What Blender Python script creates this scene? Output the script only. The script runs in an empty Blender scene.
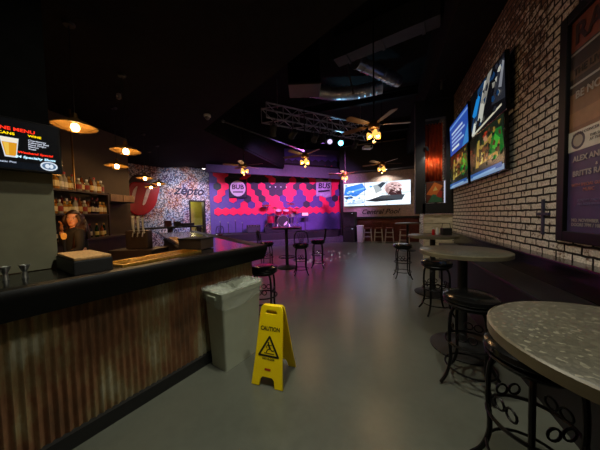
import bpy, bmesh, math, random
from mathutils import Vector, Matrix
random.seed(7)
PI = math.pi
D = bpy.data
SC = bpy.context.scene
COL = SC.collection
R = math.radians

# ------------------------------------------------------------------ materials
def lin(c):
    return c / 12.92 if c <= 0.04045 else ((c + 0.055) / 1.055) ** 2.4
def hexc(h):
    h = h.lstrip('#')
    return tuple(lin(int(h[i:i + 2], 16) / 255) for i in (0, 2, 4)) + (1.0,)
def col(c):
    return hexc(c) if isinstance(c, str) else (tuple(c) + (1.0,))[:4]

class NM:
    """small node-material builder"""
    def __init__(s, name):
        s.m = D.materials.new(name); s.m.use_nodes = True
        s.t = s.m.node_tree; s.n = s.t.nodes; s.l = s.t.links
        s.b = s.n['Principled BSDF']
    def add(s, typ, **kw):
        x = s.n.new(typ)
        for k, v in kw.items():
            if k.startswith('i_'):
                x.inputs[k[2:].replace('_', ' ')].default_value = v
            else:
                setattr(x, k, v)
        return x
    def link(s, a, b): s.l.new(a, b)
    def ramp(s, fac, stops, interp='LINEAR'):
        r = s.n.new('ShaderNodeValToRGB'); r.color_ramp.interpolation = interp
        e = r.color_ramp.elements
        while len(e) < len(stops): e.new(0.5)
        for el, (p, c) in zip(e, stops): el.position = p; el.color = col(c)
        s.link(fac, r.inputs['Fac']); return r.outputs['Color']
    def noise(s, vec, scale, detail=4, rough=0.55):
        x = s.add('ShaderNodeTexNoise'); x.inputs['Scale'].default_value = scale
        x.inputs['Detail'].default_value = detail; x.inputs['Roughness'].default_value = rough
        if vec is not None: s.link(vec, x.inputs['Vector'])
        return x.outputs['Fac']
    def mix(s, fac, a, b, mode='MIX'):
        x = s.add('ShaderNodeMix', data_type='RGBA', blend_type=mode)
        for sock, v in ((x.inputs['Factor'], fac), (x.inputs['A'], a), (x.inputs['B'], b)):
            pass
        ins = {'f': x.inputs[0], 'a': x.inputs[6], 'b': x.inputs[7]}
        for k, v in (('f', fac), ('a', a), ('b', b)):
            if isinstance(v, (int, float)): ins[k].default_value = v
            elif isinstance(v, (str, tuple)): ins[k].default_value = col(v)
            else: s.link(v, ins[k])
        return x.outputs[2]
    def bump(s, h, strength=0.4, dist=0.01):
        x = s.add('ShaderNodeBump'); x.inputs['Strength'].default_value = strength
        x.inputs['Distance'].default_value = dist
        s.link(h, x.inputs['Height']); s.link(x.outputs['Normal'], s.b.inputs['Normal'])
    def base(s, c):
        if isinstance(c, (str, tuple)): s.b.inputs['Base Color'].default_value = col(c)
        else: s.link(c, s.b.inputs['Base Color'])
    def rough(s, r):
        if isinstance(r, (int, float)): s.b.inputs['Roughness'].default_value = r
        else: s.link(r, s.b.inputs['Roughness'])
    def obj(s):
        return s.add('ShaderNodeTexCoord').outputs['Object']

def mat(name, c, rough=0.5, metal=0.0, var=0.25, scale=9.0, bump=0.0, spec=0.5, coat=0.0):
    n = NM(name); v = n.obj(); f = n.noise(v, scale)
    c = col(c)
    d = tuple(x * (1 - var) for x in c[:3]); l = tuple(min(1, x * (1 + var)) for x in c[:3])
    n.base(n.ramp(f, [(0.3, d), (0.7, l)])); n.rough(rough)
    n.b.inputs['Metallic'].default_value = metal
    n.b.inputs['Specular IOR Level'].default_value = spec
    n.b.inputs['Coat Weight'].default_value = coat
    if bump: n.bump(n.noise(v, scale * 6), bump, 0.004)
    return n.m
def emit(name, c, s=1.0, basec=None):
    n = NM(name); c = col(c)
    n.b.inputs['Base Color'].default_value = col(basec) if basec else (0.004, 0.004, 0.004, 1)
    if not basec: n.b.inputs['Specular IOR Level'].default_value = 0.2
    n.b.inputs['Emission Color'].default_value = c
    n.b.inputs['Emission Strength'].default_value = s
    n.rough(0.25)
    return n.m
_ec = {}
def scr(c, s=1.0):
    k = (c, s)
    if k not in _ec: _ec[k] = emit('screen_glow_' + c.strip('#'), c, s)
    return _ec[k]

def brick_mat():
    n = NM('whitewashed_brick'); g = n.add('ShaderNodeTexCoord').outputs['Object']
    sp = n.add('ShaderNodeSeparateXYZ'); n.link(g, sp.inputs[0])
    cb = n.add('ShaderNodeCombineXYZ'); n.link(sp.outputs['Y'], cb.inputs['X']); n.link(sp.outputs['Z'], cb.inputs['Y'])
    # wobble so rows are not ruler straight
    nz = n.add('ShaderNodeTexNoise'); nz.inputs['Scale'].default_value = 9; n.link(g, nz.inputs['Vector'])
    wob = n.add('ShaderNodeVectorMath', operation='MULTIPLY_ADD'); n.link(nz.outputs['Color'], wob.inputs[0])
    wob.inputs[1].default_value = (0.03, 0.022, 0); n.link(cb.outputs[0], wob.inputs[2])
    br = n.add('ShaderNodeTexBrick'); n.link(wob.outputs[0], br.inputs['Vector'])
    br.inputs['Scale'].default_value = 1.0; br.inputs['Brick Width'].default_value = 0.205
    br.inputs['Row Height'].default_value = 0.077; br.inputs['Mortar Size'].default_value = 0.0115
    br.inputs['Mortar Smooth'].default_value = 0.25; br.inputs['Bias'].default_value = 0.0
    br.inputs['Color1'].default_value = (0, 0, 0, 1); br.inputs['Color2'].default_value = (1, 1, 1, 1)
    br.inputs['Mortar'].default_value = (0.5, 0.5, 0.5, 1)
    brick = n.ramp(br.outputs['Color'], [(0.0, '#4f3a2c'), (0.5, '#735540'), (1.0, '#3c2f28')])
    f1 = n.noise(g, 17, 6, 0.7); f2 = n.noise(g, 1.3, 2)
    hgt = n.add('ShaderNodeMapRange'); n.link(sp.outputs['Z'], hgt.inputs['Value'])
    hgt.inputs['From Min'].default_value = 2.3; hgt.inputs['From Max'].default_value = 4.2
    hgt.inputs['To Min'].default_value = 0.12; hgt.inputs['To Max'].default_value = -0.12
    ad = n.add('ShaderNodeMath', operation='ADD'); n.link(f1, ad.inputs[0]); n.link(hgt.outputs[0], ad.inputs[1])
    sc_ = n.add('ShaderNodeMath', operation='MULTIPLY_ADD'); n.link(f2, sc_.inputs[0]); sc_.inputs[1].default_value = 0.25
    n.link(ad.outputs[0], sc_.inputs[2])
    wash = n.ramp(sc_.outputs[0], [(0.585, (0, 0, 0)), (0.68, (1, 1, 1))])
    white = n.ramp(n.noise(g, 50, 3), [(0.3, '#aaa598'), (0.7, '#efeadf')])
    c = n.mix(wash, brick, white)
    c = n.mix(br.outputs['Fac'], c, '#0e0b09')
    n.base(c); n.rough(0.85)
    inv = n.add('ShaderNodeMath', operation='MULTIPLY_ADD'); n.link(br.outputs['Fac'], inv.inputs[0]); inv.inputs[1].default_value = -1.0
    n.link(f1, inv.inputs[2])
    n.bump(inv.outputs[0], 0.9, 0.012)
    return n.m

def floor_mat():
    n = NM('sealed_concrete'); g = n.obj()
    f = n.noise(g, 1.1, 6, 0.6); f2 = n.noise(g, 14, 4, 0.6)
    c = n.ramp(f, [(0.3, '#4f5249'), (0.7, '#62655a')])
    c2 = n.ramp(f2, [(0.35, (0.88, 0.88, 0.88)), (0.7, (1, 1, 1))])
    n.base(n.mix(1.0, c, c2, 'MULTIPLY'))
    n.rough(n.ramp(f2, [(0.3, (0.3,) * 3), (0.7, (0.38,) * 3)]))
    n.b.inputs['Coat Weight'].default_value = 0.45; n.b.inputs['Coat Roughness'].default_value = 0.3
    return n.m

def rust_mat():
    n = NM('rusted_corrugated_steel'); g = n.obj()
    mp = n.add('ShaderNodeMapping'); mp.inputs['Scale'].default_value = (1.3, 1.3, 0.55); n.link(g, mp.inputs['Vector'])
    f = n.noise(mp.outputs[0], 3.2, 6, 0.6); f2 = n.noise(mp.outputs[0], 16, 4, 0.6)
    ad = n.add('ShaderNodeMath', operation='MULTIPLY_ADD'); n.link(f2, ad.inputs[0]); ad.inputs[1].default_value = 0.25; n.link(f, ad.inputs[2])
    c = n.ramp(ad.outputs[0], [(0.44, '#b4b198'), (0.56, '#95825c'), (0.67, '#875f42'), (0.85, '#5a4532')])
    n.base(c); n.rough(n.ramp(ad.outputs[0], [(0.45, (0.34,) * 3), (0.7, (0.55,) * 3)]))
    n.b.inputs['Metallic'].default_value = 0.35
    n.bump(f2, 0.15, 0.004)
    return n.m

def mural_mat():
    n = NM('speckled_graffiti_paint'); g = n.obj()
    v = n.add('ShaderNodeTexVoronoi'); v.inputs['Scale'].default_value = 24; n.link(g, v.inputs['Vector'])
    sx = n.add('ShaderNodeSeparateXYZ'); n.link(v.outputs['Color'], sx.inputs[0])
    speck = n.ramp(sx.outputs['X'], [(0.0, '#1c1b22'), (0.22, '#3a3a48'), (0.36, '#a8a8b8'), (0.52, '#e8e4e6'), (0.82, '#4a4466'), (0.92, '#c88a60')], 'CONSTANT')
    big = n.noise(g, 0.9, 3, 0.5)
    hue = n.ramp(big, [(0.32, '#7a5fa0'), (0.43, '#c8693a'), (0.5, '#d0c4c8'), (0.58, '#6a86b8'), (0.68, '#b06a90')])
    c = n.mix(0.45, speck, hue, 'MULTIPLY'); c = n.mix(0.2, c, hue)
    n.base(c); n.rough(0.8); n.bump(sx.outputs['X'], 0.3, 0.01)
    return n.m

def terrazzo_mat():
    n = NM('speckled_grey_laminate'); g = n.obj()
    v = n.add('ShaderNodeTexVoronoi'); v.inputs['Scale'].default_value = 95; n.link(g, v.inputs['Vector'])
    sx = n.add('ShaderNodeSeparateXYZ'); n.link(v.outputs['Color'], sx.inputs[0])
    c = n.ramp(sx.outputs['X'], [(0.0, '#3f3d32'), (0.35, '#4e4b3e'), (0.7, '#5a5748'), (0.9, '#8a8672')], 'CONSTANT')
    c = n.mix(n.noise(g, 40), c, '#4b483c'); n.base(c); n.rough(0.36)
    return n.m

def plank_mat():
    n = NM('whitewashed_plank'); g = n.obj()
    mp = n.add('ShaderNodeMapping'); mp.inputs['Scale'].default_value = (2, 2, 22); n.link(g, mp.inputs['Vector'])
    f = n.noise(mp.outputs[0], 3, 5, 0.6)
    n.base(n.ramp(f, [(0.3, '#8d8368'), (0.5, '#cfc6aa'), (0.75, '#e2dac2')])); n.rough(0.7); n.bump(f, 0.2, 0.004)
    return n.m

def bottle_glass(name, c):
    n = NM(name); n.base(c); n.rough(0.08); n.b.inputs['Transmission Weight'].default_value = 0.45
    n.b.inputs['IOR'].default_value = 1.45
    return n.m

M = {}
M['black'] = mat('black_paint', '#121212', 0.6)
M['ceil'] = mat('matte_black_ceiling', '#191817', 0.9, spec=0.1)
M['gloss'] = mat('black_gloss_lacquer', '#0b0b0c', 0.16, var=0.1)
M['rail'] = mat('black_rail_paint', '#030303', 0.5, spec=0.25, var=0.1)
M['vinyl'] = mat('black_vinyl', '#0d0d0d', 0.2, var=0.1)
M['iron'] = mat('dark_iron_tube', '#0f0e0e', 0.4, 0.5)
M['steel'] = mat('brushed_steel', '#b8b8b2', 0.28, 0.9)
M['truss'] = mat('truss_aluminium', '#9a9aa2', 0.4, 0.5)
M['foil'] = mat('crinkled_foil', '#a8a8b0', 0.3, 0.8, bump=0.8, scale=5)
M['wood'] = mat('dark_brown_wood', '#33241a', 0.55, scale=5)
M['redwood'] = mat('red_brown_wood', '#6b3023', 0.5, scale=4)
M['lightwood'] = mat('pale_metal_leg', '#d8cfc8', 0.4, 0.3)
M['olive'] = mat('olive_grey_paint', '#6b6953', 0.8, var=0.08)
M['plaster'] = mat('brown_grey_plaster', '#43382f', 0.85, var=0.1, scale=3)
M['stagewall'] = mat('violet_stage_paint', '#5b4a8c', 0.8, var=0.08)
M['pinktile'] = mat('hot_pink_tile', (0.95, 0.006, 0.075), 0.6, var=0.06)
M['darktile'] = mat('charcoal_tile', '#1d1e2c', 0.6, var=0.1)
M['yellow'] = mat('yellow_plastic', '#ffdc00', 0.42, var=0.04)
M['signblack'] = mat('black_print', '#14120a', 0.6)
M['signred'] = mat('red_print', '#a83010', 0.6)
M['bin'] = mat('grey_green_bin_plastic', '#b6bca6', 0.5, var=0.04)
M['white'] = mat('white_plastic', '#d9d9d9', 0.5, var=0.05)
M['grey'] = mat('grey_plastic', '#77777a', 0.5)
M['brass'] = mat('brass_drip_tray', '#dcb24e', 0.3, 1.0, scale=40, bump=0.9)
M['antique'] = mat('antique_brass', '#6b4d20', 0.4, 0.7)
M['tan'] = mat('tan_cork_mat', '#b48a55', 0.6, scale=60, var=0.4)
M['brick'] = brick_mat(); M['floor'] = floor_mat(); M['rust'] = rust_mat(); M['mural'] = mural_mat()
M['terrazzo'] = terrazzo_mat(); M['plank'] = plank_mat()
M['edge'] = mat('tan_table_edge', '#625a45', 0.45)
M['palewall'] = mat('pale_pink_brick_paint', '#d0b9ae', 0.8, scale=14, var=0.2, bump=0.4)
M['orange'] = mat('orange_cloth', '#f0601c', 0.8, var=0.15)
M['red'] = mat('glossy_red_paint', '#b3101c', 0.35, var=0.08)
M['darkred'] = mat('dark_red_paint', '#3c0a10', 0.4)
M['stripe'] = mat('pale_pink_paint', '#e9c3b4', 0.4)
M['skin'] = mat('skin', '#c99272', 0.5, var=0.06)
M['hair'] = mat('dark_brown_hair', '#2a160b', 0.45, bump=0.6, scale=30)
M['shirt'] = mat('black_cotton', '#0f0f11', 0.85)
M['lips'] = mat('lip_red', '#93403a', 0.45)
M['eyewhite'] = mat('eye_white', '#d8d4cc', 0.3)
M['paper'] = mat('dull_white_paper', '#b9b5a8', 0.7)
M['bulb'] = emit('warm_bulb', (1.0, 0.62, 0.22), 30)
M['amber'] = emit('amber_glass_shade', (1.0, 0.5, 0.1), 1.5, '#a86a20')
M['down'] = emit('downlight_lens', (1.0, 0.9, 0.8), 6)
M['cyan'] = emit('cyan_lens', (0.15, 0.85, 1.0), 9)
M['violet'] = emit('violet_lens', (0.5, 0.2, 1.0), 4)
M['lilac'] = emit('lilac_lens', (0.75, 0.65, 1.0), 1.2)
M['pinkglow'] = emit('pink_panel_light', (1.0, 0.25, 0.5), 2.2)
M['dish'] = mat('dull_brass_dish', '#7d5c2c', 0.4, 0.4)
M['liner'] = None
def liner_mat():
    n = NM('clear_bin_liner'); g = n.obj()
    n.base('#dfe6d8'); n.rough(0.1); n.b.inputs['Alpha'].default_value = 0.28
    n.bump(n.noise(g, 11, 5, 0.7), 1.0, 0.05)
    return n.m
M['liner'] = liner_mat()
def hallmat():
    return mat('yellow_green_hall_paint', '#9a9346', 0.8, var=0.1)
M['hall'] = hallmat()

# ------------------------------------------------------------------ mesh helpers
def frame(o, x, y):
    x = Vector(x).normalized(); y = Vector(y); z = x.cross(y).normalized(); y = z.cross(x)
    m = Matrix((x, y, z)).transposed().to_4x4(); m.translation = Vector(o); return m

class MB:
    def __init__(s, base=None): s.bm = bmesh.new(); s.mi = 0; s.mats = []; s.base = base or Matrix()
    def mat(s, m):
        if m not in s.mats: s.mats.append(m)
        s.mi = s.mats.index(m); return s
    def face(s, vs):
        try:
            f = s.bm.faces.new(vs); f.material_index = s.mi; return f
        except ValueError: return None
    def v(s, p, m=None): return s.bm.verts.new((m @ Vector(p)) if m else Vector(p))
    def box(s, c, d, rz=0, m=None, bev=0.0, taper=1.0):
        x, y, z = (q / 2 for q in d)
        mm = Matrix.Translation(c) @ Matrix.Rotation(rz, 4, 'Z')
        if m: mm = m @ mm
        P = [(-x * taper, -y * taper, -z), (x * taper, -y * taper, -z), (x * taper, y * taper, -z), (-x * taper, y * taper, -z),
             (-x, -y, z), (x, -y, z), (x, y, z), (-x, y, z)]
        vs = [s.v(p, mm) for p in P]; fs = []
        for q in ((0, 3, 2, 1), (4, 5, 6, 7), (0, 1, 5, 4), (1, 2, 6, 5), (2, 3, 7, 6), (3, 0, 4, 7)):
            fs.append(s.face([vs[i] for i in q]))
        if bev:
            es = list({e for f in fs for e in f.edges})
            r = bmesh.ops.bevel(s.bm, geom=es, offset=bev, segments=2, affect='EDGES', profile=0.6)
            for f in r['faces']: f.material_index = s.mi
        return s
    def prism(s, pts, z0, z1, m=None):
        a = [s.v((p[0], p[1], z0), m) for p in pts]; b = [s.v((p[0], p[1], z1), m) for p in pts]; n = len(pts)
        s.face(a[::-1]); s.face(b)
        for i in range(n): s.face([a[i], a[(i + 1) % n], b[(i + 1) % n], b[i]])
        return s
    def poly(s, pts, m=None, z=0.0):
        s.face([s.v((p[0], p[1], p[2] if len(p) > 2 else z), m) for p in pts]); return s
    def lathe(s, prof, m=None, seg=20):
        rings = []
        for r, z in prof:
            if r < 1e-5: rings.append([s.v((0, 0, z), m)])
            else: rings.append([s.v((r * math.cos(2 * PI * i / seg), r * math.sin(2 * PI * i / seg), z), m) for i in range(seg)])
        for a, b in zip(rings, rings[1:]):
            for i in range(seg):
                j = (i + 1) % seg
                if len(a) == 1 and len(b) == 1: continue
                if len(a) == 1: s.face([a[0], b[j], b[i]])
                elif len(b) == 1: s.face([a[i], a[j], b[0]])
                else: s.face([a[i], a[j], b[j], b[i]])
        return s
    def tube(s, pts, r, seg=8, m=None, closed=False, smooth=0):
        P = [Vector(p) for p in pts]
        if smooth:
            Q = []
            n = len(P)
            for i in range(n if closed else n - 1):
                p0 = P[(i - 1) % n] if (closed or i > 0) else P[i]
                p1 = P[i]; p2 = P[(i + 1) % n]; p3 = P[(i + 2) % n] if (closed or i + 2 < n) else p2
                for k in range(smooth):
                    t = k / smooth
                    Q.append(0.5 * ((2 * p1) + (p2 - p0) * t + (2 * p0 - 5 * p1 + 4 * p2 - p3) * t * t + (3 * p1 - p0 - 3 * p2 + p3) * t ** 3))
            if not closed: Q.append(P[-1])
            P = Q
        n = len(P); rings = []; up = None
        for i, p in enumerate(P):
            if closed: d = P[(i + 1) % n] - P[(i - 1) % n]
            else: d = P[min(i + 1, n - 1)] - P[max(i - 1, 0)]
            d.normalize()
            if up is None:
                up = Vector((0, 0, 1)) if abs(d.z) < 0.9 else Vector((1, 0, 0))
            a = d.cross(up)
            if a.length < 1e-4: a = d.cross(Vector((0, 1, 0)))
            a.normalize(); b = a.cross(d); up = b
            rr = r[i] if isinstance(r, (list, tuple)) and len(r) == n else (r if not isinstance(r, (list, tuple)) else r[0])
            rings.append([s.v(p + rr * (math.cos(2 * PI * k / seg) * a + math.sin(2 * PI * k / seg) * b), m) for k in range(seg)])
        for i in range(n if closed else n - 1):
            A = rings[i]; B = rings[(i + 1) % n]
            for k in range(seg): s.face([A[k], A[(k + 1) % seg], B[(k + 1) % seg], B[k]])
        if not closed: s.face(rings[0][::-1]); s.face(rings[-1])
        return s
    def cyl(s, a, b, r, seg=12, m=None): return s.tube([a, b], r, seg, m)
    def ring(s, c, R_, r, seg=20, m=None, tseg=6):
        return s.tube([(c[0] + R_ * math.cos(2 * PI * i / seg), c[1] + R_ * math.sin(2 * PI * i / seg), c[2]) for i in range(seg)], r, tseg, m, True)
    def ball(s, c, r, m=None, sc=(1, 1, 1), seg=12):
        mm = Matrix.Translation(c) @ Matrix.Diagonal((*sc, 1))
        if m: mm = m @ mm
        n = seg // 2
        return s.lathe([(r * math.sin(PI * i / n), -r * math.cos(PI * i / n)) for i in range(n + 1)], mm, seg)
    def build(s, name, material=None, parent=None, smooth=False, kind=None):
        bmesh.ops.recalc_face_normals(s.bm, faces=s.bm.faces)
        me = D.meshes.new(name); s.bm.to_mesh(me); s.bm.free()
        for m in (s.mats or [material]): me.materials.append(m)
        if smooth:
            for p in me.polygons: p.use_smooth = True
            try: me.set_sharp_from_angle(angle=R(40))
            except Exception: pass
        o = D.objects.new(name, me); COL.objects.link(o)
        if parent: o.parent = parent
        if kind: o['kind'] = kind
        return o

def tag(o, label, cat, group=None):
    o['label'] = label; o['category'] = cat
    if group: o['group'] = group
    return o
def thing(name, label, cat, loc=(0, 0, 0), rz=0, group=None):
    o = D.objects.new(name, None); COL.objects.link(o); o.empty_display_size = 0.1
    o.location = loc; o.rotation_euler = (0, 0, rz)
    return tag(o, label, cat, group)
def dup(root, loc, rz=0, label=None, group=None):
    r = root.copy(); COL.objects.link(r); r.location = loc; r.rotation_euler = (0, 0, rz)
    if label: r['label'] = label
    if group: r['group'] = group
    for ch in list(root.children):
        c = ch.copy(); COL.objects.link(c); c.parent = r
        for g in list(ch.children):
            d = g.copy(); COL.objects.link(d); d.parent = c
    return r
def struct(name, mb, m=None, smooth=False):
    return mb.build(name, m, None, smooth, 'structure')
def nth(i):
    return ['first', 'second', 'third', 'fourth', 'fifth', 'sixth', 'seventh', 'eighth', 'ninth', 'tenth', 'eleventh', 'twelfth',
            'thirteenth', 'fourteenth', 'fifteenth', 'sixteenth', 'seventeenth', 'eighteenth'][i]

def curve_mesh(cu):
    o = D.objects.new('tmp', cu); COL.objects.link(o)
    bpy.context.view_layer.update()
    dg = bpy.context.evaluated_depsgraph_get()
    me = D.meshes.new_from_object(o.evaluated_get(dg))
    D.objects.remove(o); D.curves.remove(cu)
    return me
def text_obj(name, txt, size, m, mtx, parent=None, ext=0.0008, shear=0.0, align='CENTER', wide=1.0, weight=0.0, space=1.0):
    cu = D.curves.new('t', 'FONT'); cu.body = txt; cu.size = size; cu.extrude = ext; cu.shear = shear
    cu.align_x = align; cu.align_y = 'CENTER'; cu.offset = weight; cu.resolution_u = 3; cu.space_line = space
    me = curve_mesh(cu); me.name = name
    me.transform(mtx @ Matrix.Diagonal((wide, 1, 1, 1))); me.materials.clear(); me.materials.append(m)
    o = D.objects.new(name, me); COL.objects.link(o)
    if parent: o.parent = parent
    return o
def shape_mesh(loops, ext, mtx, bev=0.0):
    """flat outline with holes, given thickness"""
    cu = D.curves.new('s', 'CURVE'); cu.dimensions = '2D'; cu.fill_mode = 'BOTH'; cu.extrude = ext; cu.bevel_depth = bev
    for L in loops:
        sp = cu.splines.new('POLY'); sp.points.add(len(L) - 1); sp.use_cyclic_u = True
        for p, q in zip(sp.points, L): p.co = (q[0], q[1], 0, 1)
    me = curve_mesh(cu); me.transform(mtx); return me
def shape_obj(name, loops, ext, mtx, m, parent=None, bev=0.0):
    me = shape_mesh(loops, ext, mtx, bev); me.name = name; me.materials.clear(); me.materials.append(m)
    o = D.objects.new(name, me); COL.objects.link(o)
    if parent: o.parent = parent
    return o
def clip(poly, x0, y0, x1, y1):
    def cut(P, f, inter):
        out = []
        for i in range(len(P)):
            a, b = P[i - 1], P[i]
            if f(b):
                if not f(a): out.append(inter(a, b))
                out.append(b)
            elif f(a): out.append(inter(a, b))
        return out
    def ix(x): return lambda a, b: (x, a[1] + (b[1] - a[1]) * (x - a[0]) / (b[0] - a[0]))
    def iy(y): return lambda a, b: (a[0] + (b[0] - a[0]) * (y - a[1]) / (b[1] - a[1]), y)
    P = list(poly)
    for f, i in ((lambda p: p[0] >= x0, ix(x0)), (lambda p: p[0] <= x1, ix(x1)), (lambda p: p[1] >= y0, iy(y0)), (lambda p: p[1] <= y1, iy(y1))):
        if len(P) < 3: return []
        P = cut(P, f, i)
    return P if len(P) >= 3 else []
def picture(name, w, h, layers, mtx, parent, strength=1.0, win=(0, 0, 1, 1), lit=True):
    """a screen image: flat coloured areas given in 0..1 of the whole picture, cropped to win"""
    b = MB(); x0, y0, x1, y1 = win
    for i, (c, P) in enumerate(layers):
        P = clip(P, x0, y0, x1, y1)
        if not P: continue
        b.mat(scr(c, strength) if lit else flat(c))
        b.poly([((p[0] - (x0 + x1) / 2) / (x1 - x0) * w, (p[1] - (y0 + y1) / 2) / (y1 - y0) * h, 0.0004 * i) for p in P], mtx)
    return b.build(name, None, parent)
_fc = {}
def flat(c):
    if c not in _fc: _fc[c] = mat('print_' + c.strip('#'), c, 0.45, var=0.12, scale=14)
    return _fc[c]
FULL = [(0, 0), (1, 0), (1, 1), (0, 1)]
def rect(a, b, c, d): return [(a, b), (c, b), (c, d), (a, d)]
def ell(cx, cy, rx, ry, n=16): return [(cx + rx * math.cos(2 * PI * i / n), cy + ry * math.sin(2 * PI * i / n)) for i in range(n)]

def light(name, typ, loc, energy, c, rot=None, tgt=None, **kw):
    l = D.lights.new(name, typ); l.energy = energy; l.color = c
    for k, v in kw.items(): setattr(l, k, v)
    o = D.objects.new(name, l); COL.objects.link(o); o.location = loc
    if tgt is not None: o.rotation_euler = (Vector(tgt) - Vector(loc)).to_track_quat('-Z', 'Y').to_euler()
    return o

# ------------------------------------------------------------------ camera
cam = D.cameras.new('camera'); co = D.objects.new('camera', cam); COL.objects.link(co)
cam.sensor_width = 36; cam.lens = 13.5; cam.clip_start = 0.02; cam.clip_end = 100
yw, pt, rl = R(21.1), R(2.4), R(-1.3)
fw = Vector((-math.sin(yw) * math.cos(pt), math.cos(yw) * math.cos(pt), -math.sin(pt)))
rt = Vector((math.cos(yw), math.sin(yw), 0)); up = rt.cross(fw)
rt2 = rt * math.cos(rl) + up * math.sin(rl); up2 = -rt * math.sin(rl) + up * math.cos(rl)
mw = Matrix((rt2, up2, -fw)).transposed().to_4x4(); mw.translation = (0, 0, 1.45)
co.matrix_world = mw
SC.camera = co

# ------------------------------------------------------------------ plan constants
U = Vector((0.218, 0.976, 0)).normalized(); N = Vector((U.y, -U.x, 0))       # along the bar, out of the bar
K = Vector((-1.65, 1.73, 0))                                                 # a point of the kick board
def bp(s, n, z=0.0): return K + U * s + N * n + Vector((0, 0, z))
BANG = math.atan2(U.y, U.x)                                                   # rotation whose x axis runs along the bar
ZL, ZO = 3.74, 5.2                                                            # low and open ceiling
S1 = Vector((-8.49, 9.48, 0)); S2 = Vector((-2.4, 13.44, 0))                  # stage wall ends
ML = Vector((-8.66 - 0.05, 9.41, 0)); MN = Vector((-9.85, 6.0, 0))            # mural wall far / near ends

# ------------------------------------------------------------------ the setting
struct('floor', MB().box((-4, 5.5, -0.05), (16, 17, 0.1)), M['floor'])
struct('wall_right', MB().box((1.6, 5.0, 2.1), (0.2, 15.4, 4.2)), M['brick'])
b = MB().box((1.44, 2.35, 0.49), (0.12, 7.0, 0.98)).box((1.425, 2.35, 0.995), (0.15, 7.0, 0.03), bev=0.006)
struct('trim_1', b, M['gloss'])
struct('trim_7', MB().box((1.23, 2.35, 0.37), (0.3, 6.8, 0.74)).box((1.23, 2.35, 0.75), (0.32, 6.8, 0.05), bev=0.02), mat('black_bench_vinyl', '#0a0a0b', 0.5))
# back wall with the video wall
struct('wall_back', MB().box((0.4, 12.7, 2.5), (5.4, 0.2, 5.4)), M['palewall'])
b = MB().box((0.3, 12.57, 0.6), (4.6, 0.06, 1.2))
for i in range(12): b.box((-1.85 + i * 0.38, 12.535, 0.6), (0.03, 0.02, 1.18))
struct('wall_panelling', b, M['redwood'])
struct('trim_2', MB().box((0.3, 12.48, 1.26), (4.6, 0.26, 0.09), bev=0.01), M['black'])
# stage wall
sd = (S2 - S1).normalized(); sn = Vector((sd.y, -sd.x, 0)); SL = (S2 - S1).length
smx = frame(S1, sd, (0, 0, 1))                                                # x along, y up, z towards the room
b = MB().box((SL / 2, 2.6, -0.1), (SL + 0.4, 5.2, 0.2), m=smx)
struct('wall_stage', b, M['stagewall'])
b = MB().box(((S2.x - 2.25) / 2, (S2.y + 12.7) / 2, 2.6), (0.16, 0.95, 5.2))
struct('wall_corner', b, M['black'])
# hexagon tiles on the stage wall : columns along the wall, rows upwards
W = 0.385; HR = W / math.sqrt(3)
NC = int(SL / W)
ROWS = {7: '.#...#....#....##..', 6: '##..#..#....##...#.', 5: '#..#...#..#..#..##.', 4: '.#..#.#...#.#....#.', 3: '#..##.#..##.##..#..',
        2: '#.#..#.##.#..#.#..#', 1: '...#.#.##......#.##', 0: '#' * 30}
PINK = {(r, c) for r, t_ in ROWS.items() for c, x in enumerate(t_) if x == '#' and c <= NC}
DARK = set()
for r in range(1, 9):
    for c in range(0, NC + 1):
        lim = (0, 0.04, 0.25, 0.6, 0.9, 1, 1, 1, 1)[r]
        if (r, c) not in PINK and random.random() < lim: DARK.add((r, c))
tb = MB(); tb.mat(M['pinktile']); tb.mat(M['darktile'])
for S_, mm in ((PINK, M['pinktile']), (DARK, M['darktile'])):
    tb.mat(mm)
    for r, c in S_:
        cx = c * W + (W / 2 if r % 2 else 0) + 0.2; cy = 1.75 + r * HR * 1.5
        if cx > SL - 0.12: continue
        hr = HR * (1.0 if mm is M['pinktile'] else 0.985)
        P = [(cx + hr * math.sin(PI / 3 * k), cy + hr * math.cos(PI / 3 * k)) for k in range(6)]
        tb.prism(P[::-1], 0.0, 0.03 if mm is M['pinktile'] else 0.022, smx)
t = struct('wall_stage_tiles', tb)
# mural wall with a doorway near its far end
md = (ML - MN).normalized(); mL = (ML - MN).length
mmx = frame(MN, md, (0, 0, 1))                                                # z towards the room
d0, d1, dh = mL - 1.05, mL - 0.30, 2.3
b = MB().box((d0 / 2, 2.6, -0.1), (d0, 5.2, 0.2), m=mmx).box(((d0 + d1) / 2, (5.2 + dh) / 2, -0.1), (d1 - d0, 5.2 - dh, 0.2), m=mmx).box(((mL + d1) / 2, 2.6, -0.1), (mL - d1, 5.2, 0.2), m=mmx)
struct('wall_left', b, M['mural'])
b = MB()
for x in (d0, d1): b.box((x, dh / 2, -0.09), (0.07, dh, 0.24), m=mmx)
b.box(((d0 + d1) / 2, dh, -0.09), (d1 - d0 + 0.07, 0.07, 0.24), m=mmx)
struct('door_1', b, M['black'])
b = MB().box(((d0 + d1) / 2, 1.3, -1.3), (2.4, 2.6, 0.1), m=mmx).box((d0 - 0.7, 1.3, -0.75), (0.1, 2.6, 1.1), m=mmx).box((d1 + 0.6, 1.3, -0.75), (0.1, 2.6, 1.1), m=mmx).box(((d0 + d1) / 2, 2.65, -0.75), (2.4, 0.1, 1.2), m=mmx)
struct('wall_hall', b, M['hall'])
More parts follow.
